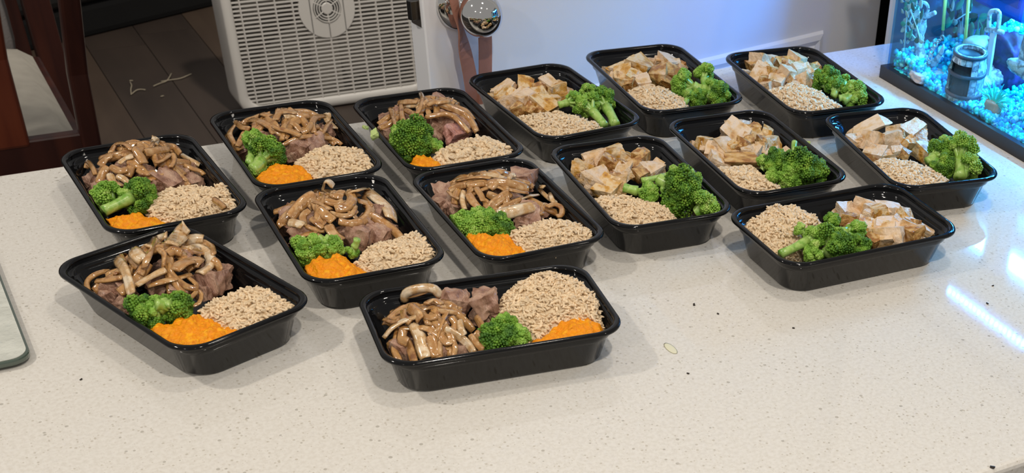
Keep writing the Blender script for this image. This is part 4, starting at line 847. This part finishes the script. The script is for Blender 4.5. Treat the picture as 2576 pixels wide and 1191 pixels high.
MB().box(0, .004, LY, 0, .006, TZ - .01).build('front_pane', GLASS, aq)
MB().box(LX - .004, LX, LY, 0, .006, TZ - .01).build('rear_pane', GLASS, aq)
MB().box(.0045, LX - .0045, LY, LY + .004, .006, TZ - .01).build('end_pane', GLASS, aq)
MB().box(.0045, LX - .0045, -.004, 0, .006, TZ - .01).build('end_pane', glassy('blue_glow_glass', (.30, .66, .90), .01), aq)  # blue tint stands in for the tank's glow through this end
BACKM = mat('blue_backing', (.03, .14, .32), .5, var=[(.015, .07, .18), (.08, .30, .48)], vscale=14)
MB().box(LX + .0005, LX + .0025, LY, 0, .01, TZ - .01).build('backing_film', BACKM, aq)
wt = MB().box(.0046, LX - .0046, LY + .0046, -.0046, .0066, TZ - .075).build('water', glassy('tank_water', (.76, .945, 1.0), .0, 1.02), aq)
# light bar across the top: the blue lamp of the tank
lb = empty('tank_light_bar', (1.222, 1.24, ZC + .262)); tag(lb, 'blue strip of aquarium lamps above the tank, mirrored in the countertop', 'lamp')
MB().box(-.012, .03, -.23, .22, 0, .018).build('housing', FRAME, lb, bevel=.003)
LEDM = mat('led', (.07, .40, 1.0), .3, emit=330)
lm_ = None
for i in range(18):
    y = -.085 + i * .0098
    if lm_ is None:
        o = MB().lathe([(0, 0), (.0022, 0), (.0022, -.002), (.0012, -.0032), (0, -.0034)], 10).build('diode', LEDM, lb, True, (0, y, -.0002)); lm_ = o.data
    else: link('diode', lm_, lb, (0, y, -.0002))
area('aquarium_fill_lamp', (1.37, 1.33, ZC + .2605), (0, 0, 0), .03, 9.0, (.13, .55, 1.0), .30)  # unseen rear lamp added to brighten the gravel and left end
MB().box(.121, .175, -.08, .26, 0, .018).add([], []).build('rear_housing', FRAME, lb, bevel=.003)
MB().box(.117, .121, -.08, .26, -.009, .018).build('reflection_blocker_lip', FRAME, lb)  # unseen lip added to keep the rear lamp's reflection off the countertop
# gravel
def gz(x, y):
    a = np.clip((y - 1.36) / .12, 0, 1); b = np.clip((x - TX0) / .2, 0, 1)
    return .018 + .018 * a * a * (3 - 2 * a) + .020 * b + .004 * np.sin(x * 60) * np.sin(y * 45)
r = np.random.default_rng(3); N = 3600
iv, if_ = ico()
X = TX0 + .008 + (LX - .016) * r.uniform(0, 1, N) ** 1.5; Y = r.uniform(TY0 + .008, TY1 - .008, N); keep = Y > 1.08; X, Y = X[keep], Y[keep]; N = len(X)
# a layer against the front glass as well
Nf = 700; Xf = np.full(Nf, TX0 + .0075) + r.uniform(0, .003, Nf); Yf = r.uniform(1.08, TY1 - .008, Nf); Zf = .010 + (gz(Xf, Yf) - .010) * r.uniform(0, 1, Nf)
Zt = gz(X, Y) + r.uniform(-.003, .002, N)
Pg = np.stack([np.r_[X, Xf], np.r_[Y, Yf], np.r_[Zt, Zf]], 1); N = len(Pg)
R_ = r.uniform(.0026, .0046, N)[:, None, None]; sc = r.uniform(.7, 1.25, (N, 1, 3)); V = iv[None] * R_ * sc + (Pg + [0, 0, ZC])[:, None, :]
c0 = np.array([1.3, 1.24, ZC]); nv = len(iv)
GRAV = mat('blue_gravel', (.5, .5, .5), .35, attr='tint', coat=.3)
o = mesh('gravel', V.reshape(-1, 3) - c0, [tuple(g * nv + i for i in q) for g in range(N) for q in if_], GRAV, None, True, c0)
pal = np.array([(.02, .80, .95), (.0, .45, .9), (.02, .95, .85), (.45, 1.0, 1.0), (.01, .3, .7), (.0, .75, .85)]); tc_ = pal[r.integers(0, 6, N)] * r.uniform(.7, 1.3, (N, 1)) * 2
col = np.ones((N, nv, 4)); col[:, :, :3] = tc_[:, None, :]
at = o.data.color_attributes.new('tint', 'FLOAT_COLOR', 'POINT'); at.data.foreach_set('color', col.ravel())
tag(o, 'cyan and blue gravel covering the aquarium floor', 'gravel', None, 'stuff')
xs = np.linspace(TX0 + .006, TX1 - .006, 16); ys = np.linspace(TY0 + .006, TY1 - .006, 28); vv = [(x - 1.3, y - 1.24, float(gz(x, y)) - .003) for y in ys for x in xs]
ff = [(j * 16 + i, j * 16 + i + 1, (j + 1) * 16 + i + 1, (j + 1) * 16 + i) for j in range(27) for i in range(15)]
go_ = mesh('gravel_bed', vv, ff, mat('deep_gravel', (.0, .25, .5), .6), None, True, (1.3, 1.24, ZC)); tag(go_, 'deep blue underlayer of the aquarium gravel', 'gravel', None, 'stuff')
ORN = mat('ornament_stone', (.60, .66, .70), .6, var=[(.20, .22, .28), (.78, .82, .86)], vscale=70, bump=.002, bscale=160, vlo=.38, vhi=.6)
ORD = mat('ornament_dark', (.05, .055, .08), .5, var=[(.10, .10, .13)], vscale=60)
def at_x(px, py, X): p = onx(px, py, X); return p
# anchor with chain
b0 = at_x(2330, 172, 1.205); an = empty('anchor_ornament', b0); tag(an, 'weathered white anchor ornament with a chain in the aquarium gravel', 'ornament')
up = np.array([0, 0, 1.]); q = lambda px, py, X=1.212: at_x(px, py, X) - b0
MB().tube(spline([q(2322, 168), q(2312, 110), q(2316, 70), q(2322, 40)], 12), [.008, .0078, .0072, .0068, .0064, .0062, .0066, .0078, .0082, .007, .006, .0052], 10).build('shank', ORN, an, True)
MB().tube(spline([q(2262, 128), q(2275, 142), q(2295, 160), q(2325, 172), q(2350, 158), q(2368, 132), q(2374, 112)], 16), [.0015, .003, .0042, .005, .0055, .006, .0062, .0062, .006, .0055, .005, .0042, .0035, .003, .0022, .0012], 8).build('fluke', ORN, an, True)
MB().tube([q(2290, 62), q(2318, 48), q(2352, 32)], [.003, .004, .003], 8).build('stock', ORN, an, True)
rg_ = MB().tube([q(2322 + 13 * math.cos(a), 22 + 16 * math.sin(a)) for a in np.linspace(0, 2 * PI, 18)], .0022, 8, False).build('ring', ORN, an, True)
for i in range(9):
    k = i / 8; cx, cy = 2370 - 45 * k - 6 * math.sin(k * 5), 95 + 70 * k
    MB().tube([q(cx + 4.5 * math.cos(a), cy + (3.2 if i % 2 else 5.5) * math.sin(a), 1.203) for a in np.linspace(0, 2 * PI, 10)], .0011, 6, False).build('chain_link', ORN, rg_, True)
v, f = block(77, (.05, .035, .014), .4, .12, .7, .3); mesh('base', v, f, mat('sand_stone', (.55, .50, .50), .8, bump=.001, bscale=400), an, True, q(2330, 190, 1.2))
# broken barrel
bb = at_x(2418, 262, 1.206); ba = empty('barrel_ornament', bb); tag(ba, 'broken grey wooden barrel ornament with dark hoops in the aquarium', 'ornament')
BH = .072; prof = lambda z: .0215 + .0035 * math.sin(PI * z / BH)
for i in range(16):
    a0 = i / 16 * 2 * PI; a1 = a0 + 2 * PI / 16 * .93; am = (a0 + a1) / 2
    gap = math.cos(am - math.radians(170)) > .72
    zs = np.linspace(0, BH, 9); segs = [(0, BH)] if not gap else [(0, .020), (.060, BH)]
    for z0, z1 in segs:
        zs = np.linspace(z0, z1, 7 if not gap else 3); vv = []; ff = []
        for z in zs:
            R0 = prof(z); vv += [(R0 * math.cos(a0), R0 * math.sin(a0), z), (R0 * math.cos(a1), R0 * math.sin(a1), z), ((R0 - .003) * math.cos(a1), (R0 - .003) * math.sin(a1), z), ((R0 - .003) * math.cos(a0), (R0 - .003) * math.sin(a0), z)]
        n = len(zs)
        for k in range(n - 1):
            for j in range(4): ff.append((k * 4 + j, k * 4 + (j + 1) % 4, k * 4 + 4 + (j + 1) % 4, k * 4 + 4 + j))
        ff += [(3, 2, 1, 0), (4 * n - 4, 4 * n - 3, 4 * n - 2, 4 * n - 1)]
        mesh('stave', vv, ff, ORN, ba, False)
for z in (.019, .046, BH - .002):
    R0 = prof(z); MB().lathe([(R0 - .002, z - .003), (R0 + .0012, z - .002), (R0 + .0012, z + .002), (R0 - .002, z + .002), (R0 - .002, z - .003)], 32).build('hoop', ORD, ba, True)
MB().lathe([(0, .004), (.0175, .004), (.0175, BH - .008), (0, BH - .008)], 24).build('dark_inside', mat('barrel_inside', (.06, .04, .05), .8), ba)
ba.rotation_euler = (.05, -.06, .3)
# skull with a sword and purple cloth
sb = at_x(2478, 185, 1.262); sk = empty('pirate_skull_ornament', sb); tag(sk, 'pale skull ornament with upright sword and dark purple cloth in aquarium', 'ornament')
q = lambda px, py, X=1.262: at_x(px, py, X) - sb
BONE = mat('bone', (.62, .70, .66), .5, bump=.001, bscale=120, var=[(.35, .42, .38)], vscale=60)
v, f = block(31, (.040, .036, .036), .75, .05, .6, .1, 9); cr_ = mesh('cranium', v, f, BONE, sk, True, q(2462, 130))
v, f = block(32, (.024, .022, .018), .4, .06, .7, .2, 9); mesh('jaw', v, f, BONE, sk, True, q(2466, 172))
for px, py in ((2456, 138), (2474, 142)):
    MB().lathe([(0, -.006), (.004, -.005), (.006, 0), (.004, .005), (0, .006)], 12).build('eye_socket', ORD, cr_, True, q(px, py, 1.247) - q(2462, 130))
ribbon('blade', [q(2500, 78, 1.255), q(2492, 135, 1.25), q(2486, 195, 1.248)], [.010, .010, .004], .0035, (0, 1, .1), mat('blade', (.60, .66, .72), .35), sk)
MB().tube(spline([q(2487, 73, 1.255), q(2490, 35, 1.255), q(2500, 28, 1.255), q(2514, 34, 1.255), q(2510, 76, 1.255)], 16), .0032, 8).build('handle', ORN, sk, True)
MB().tube([q(2480, 74, 1.255), q(2500, 76, 1.255), q(2524, 82, 1.255)], [.003, .004, .003], 8).build('hand_guard', ORN, sk, True)
v, f = block(35, (.04, .055, .085), .5, .10, .6, .3, 11); mesh('cloth', v, f, mat('purple_cloth', (.045, .022, .12), .6, var=[(.02, .012, .05), (.16, .06, .30)], vscale=40), sk, True, q(2528, 165, 1.285))
v, f = block(36, (.05, .05, .03), .4, .12, .7, .3, 9); mesh('rubble', v, f, ORN, sk, True, q(2486, 190, 1.262))
# turquoise grass tuft
gb0 = at_x(2500, 268, 1.205); gt = empty('grass_tuft', gb0); tag(gt, 'turquoise plastic grass tuft growing from an orange base in the aquarium', 'plant')
TURQ = mat('turquoise', (.02, .82, .68), .4)
rr_ = random.Random(4)
for i in range(34):
    a = rr_.uniform(-1.2, 1.2); l = rr_.uniform(.026, .042); d = rr_.uniform(-.6, .6); P3 = []
    for k in range(6):
        s = k / 5; P3.append((rr_.uniform(-.001, .001) - .012 * s * d, l * math.sin(a) * s * (1 + .3 * s) * -.75, l * math.cos(a) * s - .010 * s * s))
    MB().tube(P3, [.0011, .0012, .0012, .001, .0008, .0003], 5).build('leaf', TURQ, gt, True)
v, f = block(38, (.016, .022, .014), .5, .1, .7, .2, 7); mesh('root', v, f, mat('orange_root', (.75, .36, .22), .7), gt, True)
# leafy plant at the left, another behind the barrel
def leafy(b, pts, label, seed, cols, lsz):
    p = empty('leafy_plant', b); tag(p, label, 'plant'); rr_ = random.Random(seed)
    for j, (px, py, X) in enumerate(pts):
        c = at_x(px, py, X); c[1] = min(c[1], TY1 - .010); c = c - b; vv = []; n = 8
        L_ = lsz * rr_.uniform(.7, 1.2); Wd = L_ * .62; sp = rr_.uniform(-1.3, 1.3); tl = rr_.uniform(-.15, .45)
        for k in range(n + 1):
            s = k / n; wv = Wd * math.sin(PI * s) ** .8 / 2 * (1 - .15 * s)
            for e_ in (-1, 0, 1):
                y_, z_ = e_ * wv, s * L_; vv.append((tl * z_ - .2 * wv * abs(e_), y_ * math.cos(sp) - z_ * math.sin(sp), y_ * math.sin(sp) + z_ * math.cos(sp)))
        ff = [(k * 3 + j2, k * 3 + j2 + 1, k * 3 + j2 + 4, k * 3 + j2 + 3) for k in range(n) for j2 in range(2)]
        o = mesh('leaf', vv, ff, cols[j % len(cols)], p, True, c)
        s_ = o.modifiers.new('s', 'SOLIDIFY'); s_.thickness = .0006
    cl_ = lambda px, py, X: (lambda c: (c[0] - b[0], min(c[1], TY1 - .010) - b[1], c[2] - b[2]))(at_x(px, py, X))
    MB().tube(spline([(0, 0, 0)] + [cl_(px, py, X) for px, py, X in pts[::max(1, len(pts) // 4)]], 14), .0011, 6).build('stem', cols[0], p, True)
G1 = mat('teal_leaf', (.02, .45, .36), .4); G2 = mat('pale_leaf', (.55, .72, .74), .4); G3 = mat('deep_leaf', (.01, .16, .14), .4)
rr_ = random.Random(9)
leafy(at_x(2275, 120, 1.19), [(2258 + rr_.uniform(0, 60), -30 + rr_.uniform(0, 140), 1.187 + rr_.uniform(0, .016)) for _ in range(95)], 'leafy plastic plant with pale and teal leaves at the aquarium left corner', 5, [G2, G2, G1, G2, G3], .0115)
leafy(at_x(2462, 115, 1.29), [(2462, 52, 1.29), (2452, 72, 1.29), (2474, 76, 1.29), (2446, 92, 1.29), (2470, 96, 1.29), (2440, 105, 1.29), (2458, 108, 1.28), (2478, 60, 1.3)], 'green round leaved plant behind the skull in the aquarium', 6, [G1, G1, G3], .017)
leafy(at_x(2350, 80, 1.33), [(2330 + rr_.uniform(0, 60), -30 + rr_.uniform(0, 110), 1.27 + rr_.uniform(0, .05)) for _ in range(30)], 'dark green plant behind the anchor in the aquarium', 8, [G2, G1, G3], .018)
# yellow topped rods and a light blue tube
YEL = mat('yellow_rod', (.72, .78, .22), .4)
for px0, px1, yb, X, nm in ((2383, 2372, 76, 1.25, 'left'), (2441, 2428, 105, 1.25, 'right')):
    top = at_x(px0, -60, X); bot = at_x(px1, yb, X); e = empty('marker_rod', bot); tag(e, 'thin yellow rod with a dark tip, ' + ('nearer the anchor' if nm == 'left' else 'above the barrel') + ' in the aquarium', 'rod')
    MB().tube([(0, 0, 0), tuple(top - bot)], .0024, 8).build('shaft', YEL, e, True)
    d = bot - top; d /= np.linalg.norm(d); MB().tube([(0, 0, 0), tuple(d * .014)], .0025, 8).build('tip', ORD, e, True)
top = at_x(2416, -60, 1.3); bot = at_x(2398, 125, 1.3)
o = MB().tube([(0, 0, 0), tuple(top - bot)], .004, 10).build('thin_blue_tube', mat('blue_tube', (.08, .45, .75), .25), None, True, bot); tag(o, 'light blue tube standing between the yellow rods in the aquarium', 'tube')
p = at_x(2545, -12, 1.33); fb = empty('filter_box', p); tag(fb, 'blue filter box hanging inside the aquarium at the upper right', 'filter')
MB().box(-.03, .03, -.06, .045, -.018, .06).build('housing', mat('blue_filter', (.01, .10, .55), .35), fb, bevel=.006); MB().box(-.032, -.029, -.05, .035, .0, .04).build('intake', mat('blue_filter_dark', (.008, .05, .3), .5), fb)
p = at_x(2606, 135, 1.24); cl = empty('stone_column_ornament', p); tag(cl, 'pale blue stone column ornament at the right edge of the aquarium', 'ornament')
v, f = block(55, (.03, .034, .12), .3, .08, .6, .25, 11); mesh('shaft', v, f, ORN, cl, True, (0, 0, .045)); v, f = block(56, (.045, .05, .02), .3, .1, .6, .25, 9); mesh('base', v, f, ORN, cl, True, (0, 0, -.02))
